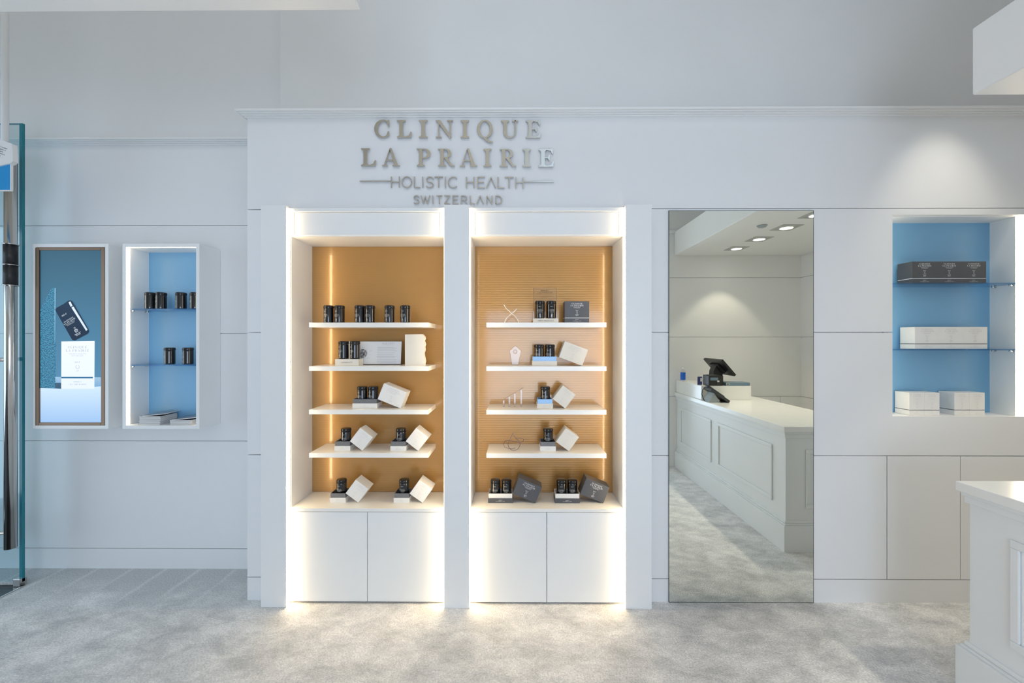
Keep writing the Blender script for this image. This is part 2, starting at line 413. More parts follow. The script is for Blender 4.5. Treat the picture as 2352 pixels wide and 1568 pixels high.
for a, b in zip([0, .132, .8375, 1.5425, 2.25, 2.79], [.132, .8375, 1.5425, 2.25, 2.79, TOPZ]):
    m.box(-4.7, -1.40, LW, LW + .02, a + (G if a else 0), b - G)
m.box(-4.7, -1.40, LW + .014, LW + .1, 0, TOPZ)
struct('wall_left', m, 'wall_paint', 'recessed white panelled wall beside the glass door')
def crown(x0, x1, y, z, name, label, returns=False):
    m = MB()
    for (dy, za, zb) in ((.010, 0, .008), (.020, .008, .015), (.034, .015, .022), (.044, .022, .034)):
        m.box(x0 - (dy if returns else 0), x1, y - dy, y + .03 if not returns else UW, z + za, z + zb, .0015)
    return struct(name, m, 'satin_lacquer', label)
crown(-1.541, XR, W, 2.775, 'trim_3', 'white cornice moulding above the panelled wall', True)
crown(-4.7, -1.546, LW, 2.775, 'trim_4', 'slim white moulding high on the recessed wall')
m = MB()
for a, b in zip([0, .132, .8375, 1.5425, 2.25], [.132, .8375, 1.5425, 2.25, TOPZ]):
    m.box(XR, XR + .02, YR, W + .3, a + (G if a else 0), b - G)
m.box(XR + .012, XR + .1, -3.3, W + .3, 0, TOPZ)
struct('wall_right', m, 'wall_paint', 'white panelled side wall behind the cash desk')
m = MB()
for a, b in zip([0, .8375, 1.5425, 2.25], [.8375, 1.5425, 2.25, TOPZ]):
    if a == 0:
        m.box(1.70, 3.16, YR - .02, YR, 0, b - G); m.box(3.165, XR, YR - .02, YR, 0, b - G)
    else: m.box(1.70, XR, YR - .02, YR, a + G, b - G)
m.box(1.70, XR, YR - .1, YR - .012, 0, TOPZ)
m.box(1.87, 1.95, -3.3, YR - .1, 0, TOPZ)
m.box(1.68, XR, YR, YR + .03, 2.775, 2.81, .004)
struct('wall_alcove', m, 'wall_paint', 'white panelled wall at the end of the cash desk, seen in the mirror')
m = MB()
m.box(-4.7, -.6, -3.36, -3.28, 0, TOPZ); m.box(-.6, 1.90, -3.36, -3.28, 2.12, 3.25); m.box(-.6, .38, -3.36, -3.28, 3.25, TOPZ); m.box(1.52, 1.9, -3.36, -3.28, 3.25, TOPZ); m.box(.38, 1.52, -3.36, -3.28, 5.95, TOPZ)
struct('wall_front', m, 'rear_paint', 'wall behind the viewer with the shop front openings')
m = MB()
m.box(-4.75, -4.65, -3.3, -.5, 0, TOPZ); m.box(-4.75, -4.65, -.5, LW, 2.7, TOPZ); m.box(-4.75, -4.65, 2.25, LW, 0, 2.7)
struct('wall_entrance', m, 'rear_paint', 'side wall with the glazed entrance')
struct('ceiling', MB().box(-4.7, XR + .1, -3.3, LW + .1, TOPZ, TOPZ + .1), 'rear_paint', 'high ceiling')
struct('trim_5', MB().box(-4.6, -.484, .1, 1.249, 2.53, 2.95, .004), 'satin_lacquer', 'white ceiling bulkhead over the entrance side')
struct('trim_6', MB().box(1.902, XR - .002, YR + .002, 1.669, 2.513, 2.79, .006), 'satin_lacquer', 'white dropped soffit over the cash desk')
PIL = [(-1.4225, -1.2805), (-.394, -.253), (.619, .7645)]
for k, (a, b) in enumerate(PIL):
    struct('trim_%d' % (7 + k), MB().box(a, b, 2.224, W + .02, 0, 2.254, .0015), 'satin_lacquer',
           ('white pilaster at the left side of the lit cabinets', 'white pilaster between the two lit cabinets', 'white pilaster between the lit cabinet and the mirror strip')[k])

# ------------------------------------------------------------------ the two gold-backed display cabinets
SHZ = [1.599, 1.347, 1.097, .847]; CTZ = .542
CABS = [(-1.2805, -.394), (-.253, .619)]
def ribbed_panel(x0, x1, z0, z1, y):
    mb = MB(); pitch = .0146; n = int((z1 - z0) / pitch * 8); cols = []
    for i in range(n + 1):
        z = z0 + (z1 - z0) * i / n; yy = y - .00014 * math.sin(2 * PI * z / pitch)
        cols.append((mb.bm.verts.new((x0, yy, z)), mb.bm.verts.new((x1, yy, z))))
    for a, b in zip(cols, cols[1:]):
        f = mb.bm.faces.new((a[0], a[1], b[1], b[0])); f.smooth = True
    mb.box(x0, x1, y + .003, y + .015, z0, z1)
    return mb
def cabinet(idx):
    a, b = CABS[idx]; cx = (a + b) / 2
    lab = ('lit white display cabinet with gold ribbed back, nearest the wall-hung boxes', 'lit white display cabinet with gold ribbed back, next to the tall mirror')[idx]
    t = thing('display_cabinet', lab, 'cabinet', (cx, 2.26, 0), group='gold backed display cabinets')
    x0, x1 = a - cx + .004, b - cx - .004
    m = MB(); th = .016
    m.box(x0 - .012, x0, .012, .262, 0, 2.235); m.box(x1, x1 + .012, .012, .262, 0, 2.235)       # cheeks
    m.box(x0, x1, .004, .250, 2.088, 2.104); m.box(x0, x1, .21, .262, 2.104, 2.235); m.box(x0, x1, .255, .27, .0, 2.235)
    m.box(x0, x1, .05, .07, 0, CTZ - .02)
    m.build('carcass', 'satin_lacquer', t)
    ribbed_panel(x0 + .0005, x1 - .0005, CTZ + .001, 2.087, .246).build('back_panel', 'gold_panel', t)['label'] = 'gold ribbed metal back panel'
    h = MB(); h.box(x0 + .030, x1 - .030, -.004, .012, 2.094, 2.222, .0012); h.box(x0, x0 + .024, -.004, .012, 2.094, 2.222, .0012); h.box(x1 - .024, x1, -.004, .012, 2.094, 2.222, .0012)
    h.box(x0, x1, -.016, .012, 2.224, 2.245, .0012); h.box(x0, x1, .008, .02, 2.092, 2.236)
    h.build('header_panel', 'satin_lacquer', t)
    MB().box(x0, x1, -.004, .246, CTZ - .018, CTZ, .0012).build('worktop', 'shelf_lacquer', t)
    mid = 0.0
    for s in (0, 1):
        d = MB().box(x0 + .002 if s == 0 else mid + .0016, mid - .0016 if s == 0 else x1 - .002, 0, .02, .012, CTZ - .022, .001)
        d.build('door', 'satin_lacquer', t)
    for k, z in enumerate(SHZ):
        cs = -.841 if idx == 0 else .183
        MB().box(cs - cx - .3445, cs - cx + .3445, .03, .246, z - .027, z, .0012).build('shelf', 'shelf_lacquer', t)
    for s, xs in ((1, a - cx), (-1, b - cx)):
        x_in = xs + s * .0022
        MB().box(min(xs + s * .0004, x_in), max(xs + s * .0004, x_in), -.030, -.005, .006, 2.236).build('led_strip', 'led_warm', t)['label'] = 'glowing warm light strip'
    return t
cab1 = cabinet(0); cab2 = cabinet(1)

# ------------------------------------------------------------------ sign
sign = thing('wall_sign', 'brushed metal lettering reading clinique la prairie on the white wall above the cabinets', 'sign', (XA(1051, W), W, 2.26))
def sx(u): return 800 + u / 4.704
def sy(v): return 255 + v / 4.704
def sign_letter(ch, u0, u1, v0, v1, line=None, name='letter'):
    px0, px1 = sx(u0), sx(u1); pyt, pyb = sy(v0), sy(v1)
    X0, X1 = XA(px0, W - .012), XA(px1, W - .012); Z1, Z0 = ZA(pyt, W - .012, px0), ZA(pyb, W - .012, px0)
    m = MB(); base = sign.location
    if line is None:
        wd, polys = SERIF[ch]; kx = (X1 - X0) / wd; kz = Z1 - Z0
        for i, p in enumerate(polys): m.prism([(X0 - base.x + x * kx, Z0 - base.z + z * kz) for x, z in p], -.013 - 3e-5 * (i % 13), -.002)
    else:
        for i, p in enumerate(stroke_polys(LINE[ch], max(X1 - X0, 1e-4), Z1 - Z0, line)): m.prism([(X0 - base.x + x, Z0 - base.z + z) for x, z in p], -.010 - 3e-5 * (i % 7), -.001)
    m.build(name, 'sign_metal', sign)
for i, (ch, a, b) in enumerate((('C', 280, 440), ('L', 525, 683), ('I', 762, 855), ('N', 945, 1128), ('I', 1213, 1305), ('Q', 1390, 1565), ('U', 1648, 1838), ('E', 1917, 2080))):
    o = 97 + i * .7; sign_letter(ch, a, b, o, o + 187)
for i, (ch, a, b) in enumerate((('L', 137, 297), ('A', 365, 550), ('P', 738, 888), ('R', 968, 1147), ('A', 1203, 1387), ('I', 1460, 1547), ('R', 1635, 1815), ('I', 1883, 1975), ('E', 2055, 2220))):
    o = 402 + i * 1.2; sign_letter(ch, a, b, o, o + 190)
for i, (ch, a, b) in enumerate((('H', 463, 549), ('O', 579, 681), ('L', 712, 772), ('I', 803, 804), ('S', 838, 917), ('T', 932, 1018), ('I', 1047, 1048), ('C', 1080, 1178), ('H', 1275, 1357), ('E', 1397, 1473), ('V', 1493, 1592), ('L', 1618, 1683), ('T', 1692, 1783), ('H', 1811, 1888))):
    o = 706 + i * .5; sign_letter(ch, a, b, o, o + 116, .0048)
for i, (ch, a, b) in enumerate((('S', 702, 763), ('W', 784, 878), ('I', 912, 913), ('T', 952, 1013), ('Z', 1038, 1095), ('E', 1129, 1185), ('R', 1220, 1281), ('L', 1318, 1365), ('V', 1389, 1460), ('N', 1497, 1553), ('D', 1596, 1658))):
    o = 911 + i * .3; sign_letter(ch, a, b, o, o + 85, .0045)
for a, b, v in ((130, 463, 763), (1888, 2220, 769)):
    X0, X1, Zc = XA(sx(a), W), XA(sx(b), W), ZA(sy(v), W, sx(a))
    MB().box(X0 - sign.location.x, X1 - sign.location.x, -.010, -.001, Zc - sign.location.z - .0024, Zc - sign.location.z + .0024).build('rule', 'sign_metal', sign)

# ------------------------------------------------------------------ products
JR, JH = .0288, .105
def jar_proto(label, loc, rz=0.0, group='black supplement jars'):
    t = thing('supplement_jar', label, 'jar', loc, (0, 0, rz), group)
    MB().lathe([(0, 0), (JR - .0045, 0), (JR - .0020, .0006), (JR - .0006, .0022), (JR, .005), (JR, .012), (JR, .080), (JR - .0003, .0845), (JR - .0010, .0856), (JR - .003, .0858), (0, .0858)], 40).build('body', 'jar_black', t)
    m = MB(); n = 48
    prof = [(JR - .0014, .0864), (JR - .0003, .0868), (JR, .0875), (JR, .100), (JR - .0008, .1028), (JR - .0024, .1044), (JR - .005, .1050), (0, .1052)]
    m.lathe([(0, .0861), (JR - .003, .0861)] + prof, n)
    for i in range(44):
        a = 2 * PI * i / 44; m.cyl(((JR - .0002) * math.cos(a), (JR - .0002) * math.sin(a), .0885), ((JR - .0002) * math.cos(a), (JR - .0002) * math.sin(a), .0990), .0007, 6)
    m.build('lid', 'jar_lid_black', t)
    wp = lambda x, z: ((JR + .0003) * math.sin(x / JR), -(JR + .0003) * math.cos(x / JR), z)
    P = serif_line('CLINIQUE', .0035, z=.0495) + serif_line('LA PRAIRIE', .0035, z=.0440)
    P += fine_print(6, .72 * (.0055), z=.0680) + sans_polys('HOLISTIC HEALTH', .0030, z=.0392) + sans_polys('SWITZERLAND', .0030, z=.0357)
    P += fine_print(9, .72 * (.0034), z=.0110) + fine_print(7, .72 * (.0034), z=.0070) + fine_print(3, .72 * (.0034), z=.0280)
    P += stroke_polys([[(-.5, .18), (-.38, -.5), (.38, -.5), (.5, .18), (0, .55), (-.5, .18)], arcpts(0, 0, .22, .22, 0, 360, 12)], .009, .009, .0009) and [[(x, z + .0205) for x, z in p] for p in stroke_polys([[(-.5, .18), (-.38, -.5), (.38, -.5), (.5, .18), (0, .55), (-.5, .18)], arcpts(0, 0, .22, .22, 0, 360, 12)], .009, .009, .0009)]
    print_mesh('label_print', P, 'print_silver', t, warp=wp)
    return t
JAR0 = None
def jar(label, X, Y, z, deg=0):
    global JAR0
    if JAR0 is None:
        JAR0 = jar_proto(label, (X, Y, z), math.radians(deg)); return JAR0
    return dup(JAR0, label, (X, Y, z), (0, 0, math.radians(deg)))

BD, BH = .088, .127
def box_prints(w, colour, lid_h, faint=False):
    k = 1.0 if w > .1 else .62
    P = serif_line('CLINIQUE', .0072 * k, z=lid_h - .0175 * (1 if w > .1 else .85)) + serif_line('LA PRAIRIE', .0072 * k, z=lid_h - .0285 * (1 if w > .1 else .82))
    P += sans_polys('HOLISTIC HEALTH', .0050 * k, z=lid_h - .0355) + sans_polys('SWITZERLAND', .0046 * k, z=lid_h - .0405)
    P += fine_print(6, .72 * (.0060 * k), z=lid_h * .43) + fine_print(7, .72 * (.0055 * k), z=lid_h * .17) + fine_print(6, .72 * (.0055 * k), z=lid_h * .11)
    sym = [[(x, z + lid_h * .33) for x, z in p] for p in stroke_polys([arcpts(-.62, 0, .5, .7, -45, 45, 8), arcpts(.62, 0, .5, .7, 135, 225, 8)], .014 * k, .014 * k, .0008)]
    return P + sym
def gift_box(name, label, loc, w, outer, band, prt, group, d=BD, h=BH):
    t = thing(name, label, 'box', loc, group=group)
    lid0 = .030
    MB().box(-w / 2, w / 2, 0, d, 0, lid0 - .0025, .0008).build('base', outer, t)
    MB().box(-w / 2 + .0012, w / 2 - .0012, .0012, d - .0012, lid0 - .0025, lid0 + .001).build('band', band, t)
    MB().box(-w / 2, w / 2, 0, d, lid0 + .001, h, .0008).build('lid', outer, t)
    P = [[(x, z + lid0) for x, z in p] for p in box_prints(w, prt, h - lid0)]
    P += fine_print(10, .72 * (.0046 * (1 if w > .1 else .7)), z=.017) + fine_print(21, .72 * (.0040 * (1 if w > .1 else .62)), z=.009)
    print_mesh('front_print', P, prt, t, y=-.0004)
    return t
PROTO = {}
def place_box(kind, label, X, Y, z, group):
    w_, outer, bnd, prt = {'dark': (.1435, 'box_charcoal', 'print_white', 'print_white'), 'white': (.1405, 'box_white', 'band_dark', 'print_grey'), 'slim': (.0870, 'box_white', 'band_dark', 'print_grey')}[kind]
    if kind not in PROTO: PROTO[kind] = gift_box('gift_box', label, (X, Y, z), w_, outer, bnd, prt, group, h=.127 if kind != 'slim' else .130); return PROTO[kind]
    return dup(PROTO[kind], label, (X, Y, z), group=group)

TT = .054                                                        # height of an open tray with its insert
def tray(kind, two, label, X, Y, z):
    key = ('tray', kind, two)
    if key in PROTO: return dup(PROTO[key], label, (X, Y, z))
    w_ = .1450 if two else .0925
    outer, ins = {'grey': ('box_white', 'insert_grey'), 'blue': ('box_cream', 'insert_blue_foil'), 'dark': ('box_charcoal', 'box_white')}[kind]
    t = thing('open_box_tray', label, 'box', (X, Y, z), group='opened box trays holding jars')
    m = MB(); th = .0025; hw = w_ / 2
    m.box(-hw, hw, 0, BD, 0, .018); m.box(-hw, hw, 0, th, .018, .028); m.box(-hw, hw, BD - th, BD, .018, .028); m.box(-hw, -hw + th, th, BD - th, .018, .028); m.box(hw - th, hw, th, BD - th, .018, .028)
    b = m.build('base', outer, t)
    m = MB(); i0 = hw - th - .0003; j0, j1 = th + .0003, BD - th - .0003; e = .0022
    m.box(-i0, i0, j0, j1, .0182, .0196); m.box(-i0, i0, j0, j0 + e, .0196, TT); m.box(-i0, i0, j1 - e, j1, .0196, TT); m.box(-i0, -i0 + e, j0 + e, j1 - e, .0196, TT); m.box(i0 - e, i0, j0 + e, j1 - e, .0196, TT)
    m.build('insert', ins, t)['label'] = {'grey': 'dark grey inner tray', 'blue': 'shiny pale blue inner tray', 'dark': 'white inner tray'}[kind]
    P = fine_print(10, .72 * (.0046), z=.0155) + fine_print(21 if two else 14, .0029, z=.0085)
    print_mesh('front_print', P, 'print_white' if kind == 'dark' else 'print_grey', t, y=-.0004)
    PROTO[key] = t
    return t
def leaning_lid(kind, two, label, xr, Y, z, ang):
    """box lid resting on the shelf with its lower corner and on the tray rim with its side; xr = the tray's side"""
    th = math.radians(ang); w_ = .1450 if two else .0925; hh = .100
    x = xr + (TT + .0012) / math.tan(th)
    key = ('lid', kind, two)
    if key in PROTO: return dup(PROTO[key], label, (x, Y, z + .0004), (0, th, 0))
    col, prt = {'white': ('box_white', 'print_grey'), 'cream': ('box_cream', 'print_grey'), 'dark': ('box_charcoal', 'print_white')}[kind]
    t = thing('box_lid', label, 'box lid', (x, Y, z + .0004), (0, th, 0), group='box lids leaning on their trays')
    m = MB(); e = .0022
    m.box(-w_, 0, 0, BD, hh - e, hh); m.box(-w_, 0, 0, e, 0, hh - e); m.box(-w_, 0, BD - e, BD, 0, hh - e); m.box(-w_, -w_ + e, e, BD - e, 0, hh - e); m.box(-e, 0, e, BD - e, 0, hh - e)
    m.box(-w_ + e, -e, e, BD - e, .004, .006)
    m.build('shell', col, t)
    print_mesh('front_print', [[(px - w_ / 2, pz) for px, pz in p] for p in box_prints(w_, prt, hh)], prt, t, y=-.0004)
    PROTO[key] = t
    return t

YT = 2.337                                                       # front of the trays
C1, C2 = 'cabinet nearer the screen', 'cabinet nearer the mirror'
ORD = ['leftmost', 'second', 'third', 'fourth', 'fifth', 'rightmost']
for k, px in enumerate((755, 780, 826.5, 850, 895, 931)):
    Y = 2.372; jar('black jar, %s of six on the top shelf, %s' % (ORD[k], C1), XA(px, Y), Y, SHZ[0] + .0004, (-24, -18, -26, -18, -22, -20)[k])
# second shelf: named plinth with two jars, framed board, torn-edged plaque
def plinth(label, text, px0, px1, Y, z, h, d):
    X0, X1 = XA(px0, Y), XA(px1, Y); cx = (X0 + X1) / 2
    t = thing('name_plinth', label, 'display plinth', (cx, Y, z))
    MB().box(X0 - cx, X1 - cx, 0, d, 0, h, .001).build('block', 'box_cream', t)
    print_mesh('name_print', sans_polys(text, .0115, z=h / 2 - .004, track=1.1), 'print_black', t, y=-.0005)
    return cx
cx = plinth('low cream plinth printed longevity under two jars', 'LONGEVITY', 769.5, 823.5, 2.34, SHZ[1], .0395, .072)
for k, px in enumerate((789.5, 815.5)):
    jar('black supplement jar, %s on the cream longevity plinth' % ('left one' if k == 0 else 'right one'), XA(px, 2.376), 2.376, SHZ[1] + .0399, -32)
def framed_board():
    X0, X1 = XA(786, 2.44), XA(922, 2.44); wd = X1 - X0; hh = .147
    t = thing('info_board', 'white printed board in a dark frame leaning against the gold back, behind two jars', 'framed board', ((X0 + X1) / 2, 2.438, SHZ[1] + .0005), (math.radians(-9), 0, 0))
    MB().box(-wd / 2, wd / 2, 0, .012, 0, hh, .0008).build('frame', 'bronze_frame', t)
    MB().box(-wd / 2 + .003, wd / 2 - .004, -.0012, .0, .004, hh - .003).build('printed_sheet', 'print_white', t)
    X = lambda u: (u - 1320) / 735 * wd * .98; Z = lambda v: (1190 - v) / 415 * hh
    print_mesh('heading_print', sans_polys('AGE-DEFY', .0155, X(1520), Z(833)) + fine_print(21, .72 * (.0052), X(1520), Z(850)), 'print_grey', t, y=-.0016)
    P = []
    for v in (888, 905, 925, 950, 985, 1020, 1048, 1072, 1100, 1130, 1160):
        x1 = 1590 + 40 * ((v * 7) % 3) / 2; P.append([(X(1385), Z(v)), (X(x1), Z(v)), (X(x1), Z(v - 5)), (X(1385), Z(v - 5))])
    print_mesh('text_lines', P, 'print_grey', t, y=-.0016)
    for (u, v) in ((1205, 892), (1100, 955), (1305, 955), (1100, 1078), (1275, 1078)):
        print_mesh('caption_print', fine_print(6, .72 * (.006), X(u), Z(v)), 'print_grey', t, y=-.0016)
    print_mesh('emblem_print', [[(x + X(1172), z + Z(1150)) for x, z in p] for p in stroke_polys([[(0, 0), (1, 0), (1, 1), (0, 1), (0, 0)], [(.25, .3), (.5, .7), (.75, .3)]], .0115, .0115, .0022)], 'print_grey', t, y=-.0016)
    m = MB(); r = .0275
    m.flat([(X(1200) + r * math.cos(a), Z(995) + r * math.sin(a)) for a in [2 * PI * i / 36 for i in range(36)]], -.0016)
    md = mat('photo_disc', (.4, .4, .4), .5); add_noise(md, (.06, .06, .07), (.62, .62, .63), 90, 3)
    m.build('round_picture', md, t)['label'] = 'round grey picture'
framed_board()
def plaque():
    Y = 2.35; X0, X1 = XA(929, Y), XA(976, Y); cx = (X0 + X1) / 2; wd = X1 - X0; h = .186
    right = [(.5, 0), (.49, .06), (.52, .14), (.50, .22), (.46, .33), (.45, .40), (.50, .50), (.48, .60), (.52, .68), (.49, .74), (.46, .80), (.51, .86), (.49, .92), (.38, 1.0)]
    t = thing('torn_edge_plaque', 'cream upright plaque with one ragged torn-looking edge beside the framed board', 'plaque', (cx, Y, SHZ[1]), (0, 0, math.radians(-8)))
    MB().prism([(-wd / 2, 0)] + [(x * wd, z * h) for x, z in right] + [(-wd / 2, h * .995)], 0, .022).build('slab', 'box_cream', t)
    MB().box(-wd / 2 - .004, wd / 2 - .01, .023, .050, 0, .005, .001).build('foot', 'acrylic_edge', t)
plaque()
def tray_set(kind, two, lidkind, px0, px1, z, ang, where, cab, jl=('left', 'right')):
    X0, X1 = XA(px0, YT), XA(px1, YT); cx = (X0 + X1) / 2; w_ = .1450 if two else .0925
    colr = {'grey': 'white open box tray with grey insert', 'blue': 'cream open box tray with shiny pale blue insert', 'dark': 'charcoal open box tray with white insert'}[kind]
    tray(kind, two, '%s, %s, %s' % (colr, where, cab), cx, YT, z + .0003)
    if two:
        for s in (-1, 1):
            jar('black jar, %s of pair in the %s tray, %s' % (jl[0] if s < 0 else jl[1], where, cab), cx + s * .0325 + .002, YT + BD / 2, z + .0203, -8 if kind == 'dark' else -26)
    else: jar('black jar alone in the %s tray, %s' % (where, cab), cx + .004, YT + BD / 2, z + .0203, -12)
    lc = {'white': 'white', 'cream': 'cream', 'dark': 'charcoal printed'}[lidkind]
    leaning_lid(lidkind, two, '%s box lid tilted against the %s tray, %s' % (lc, where, cab), cx + w_ / 2, YT, z, ang)
tray_set('grey', True, 'white', 809.5, 866, SHZ[2], 21.8, 'third-shelf', C1)
tray_set('grey', False, 'white', 768, 804.4, SHZ[3], 37.5, 'left fourth-shelf', C1)
tray_set('grey', False, 'white', 896.3, 933.2, SHZ[3], 38, 'right fourth-shelf', C1)
tray_set('grey', False, 'white', 757.9, 793.6, CTZ, 36.5, 'left bottom-deck', C1)
tray_set('grey', False, 'white', 903.7, 940.6, CTZ, 35.5, 'right bottom-deck', C1)
# right cabinet
plinth('low white plinth printed hero product on the top shelf', 'HERO PRODUCT', 1225, 1282.5, 2.34, SHZ[0], .0265, .072)
for k, px in enumerate((1240, 1266)):
    jar('black supplement jar, %s on the hero product plinth' % ('left one' if k == 0 else 'right one'), XA(px, 2.376), 2.376, SHZ[0] + .0269, -2 + 5 * k)
place_box('dark', 'charcoal gift box with white band standing on the top shelf beside two jars', XA(1325.3, 2.345), 2.345, SHZ[0] + .0003, 'charcoal gift boxes')
tray_set('blue', True, 'cream', 1222, 1280, SHZ[1], 20.5, 'second-shelf', C2)
tray_set('blue', False, 'cream', 1233.5, 1270.5, SHZ[2], 37.5, 'third-shelf', C2)
tray_set('grey', False, 'cream', 1240.5, 1277, SHZ[3], 36, 'fourth-shelf', C2)
tray_set('dark', True, 'dark', 1121, 1177.6, CTZ, 22.5, 'left bottom-deck', C2)
tray_set('dark', True, 'dark', 1274.8, 1332, CTZ, 22, 'right bottom-deck', C2)
# acrylic sign behind the two hero jars
def acrylic_sign():
    Y = 2.422; X0, X1 = XA(1225, Y), XA(1278, Y); cx = (X0 + X1) / 2
    t = thing('acrylic_sign', 'clear acrylic sign with small dark text standing behind two jars', 'sign', (cx, Y, SHZ[0] + .0004))
    h = ZA(661, Y) - SHZ[0]; wd = X1 - X0
    MB().box(-wd / 2, wd / 2, 0, .003, 0, h).build('sheet', 'acrylic', t)
    m = MB(); m.box(wd / 2 - .0012, wd / 2, -.0004, .0034, 0, h); m.box(-wd / 2, -wd / 2 + .0008, -.0004, .0034, 0, h); m.box(-wd / 2, wd / 2, -.0004, .0034, h - .001, h)
    m.build('polished_edge', 'acrylic_edge', t)
    print_mesh('text_print', fine_print(9, .72 * (.0105), z=h - .021) + fine_print(19, .72 * (.0085), z=h - .032) + fine_print(17, .72 * (.0045), z=h - .058), 'print_black', t, y=-.0008)
acrylic_sign()
# four small sculptures
def sculpture_x():
    Y = 2.36; X = XA(1174, Y)
    t = thing('crossed_strand_ornament', 'slim pale ornament of two crossing curved strands on the top shelf', 'ornament', (X, Y, SHZ[0] + .003))
    px = lambda u: XA(1120 + u / 7.84, Y) - X; pz = lambda v: ZA(650 + v / 7.84, Y) - SHZ[0] - .003
    def strand(pts, n=24):
        out = []
        P = [Vector((px(u), 0, max(pz(v), 0))) for u, v in pts]; P = [P[0]] + P + [P[-1]]
        for i in range(1, len(P) - 2):
            for j in range(8):
                s = j / 8; a, b, c, d = P[i - 1:i + 3]
                out.append(.5 * ((2 * b) + (-a + c) * s + (2 * a - 5 * b + 4 * c - d) * s * s + (-a + 3 * b - 3 * c + d) * s ** 3))
        return out + [P[-1]]
    MB().tube(strand([(296, 385), (335, 455), (395, 508), (435, 545), (490, 590), (535, 645), (562, 715)]), .0022).build('strand', 'wire_white', t)
    A = strand([(530, 455), (490, 500), (435, 545), (385, 590), (335, 640), (303, 715)])
    MB().tube([p + Vector((0, .005, 0)) for p in A], .0022).build('strand', 'wire_white', t)
sculpture_x()
def sculpture_award():
    Y = 2.39; X = XA(1183, Y)
    t = thing('acrylic_award', 'clear acrylic shield ornament with a ring on the second shelf', 'ornament', (X, Y, SHZ[1] + .0004))
    px = lambda u: XA(1120 + u / 7.84, Y) - X; pz = lambda v: max(ZA(650 + v / 7.84, Y) - SHZ[1], 0)
    O = [(px(440), 0), (px(550), 0), (px(605), pz(1225)), (px(500), pz(1130)), (px(395), pz(1225))]
    O[0] = (px(440), 0)
    MB().prism([(px(440), 0), (px(548), 0), (px(605), pz(1225)), (px(500), pz(1130)), (px(395), pz(1225))], 0, .010).build('shield', 'acrylic', t)
    pts = [Vector((a, -.0006, b + .0012)) for a, b in [(px(440), 0), (px(548), 0), (px(605), pz(1225)), (px(500), pz(1130)), (px(395), pz(1225))]]
    MB().tube(pts, .0009, 8, True).build('rim', 'acrylic_edge', t)
    m = MB()
    m.tube([(px(497) + .012 * math.cos(a), -.001, pz(1235) + .012 * math.sin(a)) for a in [2 * PI * i / 24 for i in range(24)]], .0008, 6, True)
    m.tube([(px(497) + .008 * math.cos(a), -.001, pz(1235) + .008 * math.sin(a)) for a in [2 * PI * i / 24 for i in range(24)]], .0006, 6, True)
    m.build('ring', 'acrylic_edge', t)
sculpture_award()
def sculpture_chart():
    Y = 2.40; X = XA(1178, Y)
    t = thing('acrylic_chart_ornament', 'clear acrylic ornament of rising bars and an arrow on the third shelf', 'ornament', (X, Y, SHZ[2] + .0004))
    px = lambda u: XA(1120 + u / 7.84, Y) - X; pz = lambda v: max(ZA(850 + v / 7.84, Y) - SHZ[2], 0)
    for u, v in ((290, 545), (392, 480), (490, 425), (605, 355)):
        MB().box(px(u) - .0045, px(u) + .0045, 0, .010, 0, pz(v)).build('bar', 'acrylic', t)
        m = MB(); m.box(px(u) - .0048, px(u) - .0040, -.0006, .0106, 0, pz(v)); m.box(px(u) + .0040, px(u) + .0048, -.0006, .0106, 0, pz(v)); m.box(px(u) - .0048, px(u) + .0048, -.0006, .0106, 0, .002)
        m.build('bar_edge', 'acrylic_edge', t)
    m = MB(); m.tube([(px(265), -.002, pz(545)), (px(400), -.002, pz(450)), (px(500), -.002, pz(400)), (px(645), -.002, pz(308))], .0008, 6)
    m.tube([(px(575), -.002, pz(352)), (px(645), -.002, pz(308))], .0014, 6)
    m.build('arrow', 'acrylic_edge', t)
sculpture_chart()
def sculpture_drop():
    Y = 2.345; X = XA(1180, Y)
    t = thing('wire_drop_ornament', 'mauve wire droplet ornament with a looped wire on the fourth shelf', 'ornament', (X, Y, SHZ[3] + .0004))
    px = lambda u: XA(1120 + u / 7.84, Y) - X; z0 = ZA(850 + 1390 / 7.84, Y); pz = lambda v: ZA(850 + v / 7.84, Y) - z0 + .0015
    cu, cv, r = 475, 1280, 108
    pts = [(458, 1068), (470, 1120), (500, 1165)] + [(cu + r * math.cos(math.radians(a)), cv - r * math.sin(math.radians(a))) for a in range(40, -221, -15)] + [(425, 1140), (450, 1090)]
    MB().tube([(px(u), 0, pz(v)) for u, v in pts], .0016, 8, True).build('droplet', 'wire_mauve', t)
    lp = [(505, 1148), (560, 1142), (620, 1155), (650, 1185), (640, 1225), (590, 1262), (500, 1250), (420, 1235), (350, 1220), (300, 1245), (285, 1285), (310, 1320), (370, 1335), (440, 1330), (500, 1318)]
    MB().tube([(px(u), -.016 + .03 * math.cos(i / 14 * 2 * PI) * -1 + .012, pz(v)) for i, (u, v) in enumerate(lp)], .0014, 8).build('loop', 'wire_mauve', t)
sculpture_drop()

# ------------------------------------------------------------------ wall mirror
def mirror():
    t = thing('wall_mirror', 'tall frameless mirror on the panelled wall reflecting the cash desk', 'mirror', (1.2935, 2.2865, .004))
    MB().box(-.4105, .4085, -.0060, -.0001, 0, 2.231).build('mirror_glass', 'mirror_silver', t)
    m = MB(); m.box(-.413, -.4108, -.0062, 0, 0, 2.233); m.box(.4088, .4112, -.0062, 0, 0, 2.233); m.box(-.413, .4112, -.0062, 0, 2.2313, 2.2335); m.box(-.413, .4112, -.0062, 0, -.003, -.0003)
    m.build('edge', 'mirror_edge', t)
mirror()

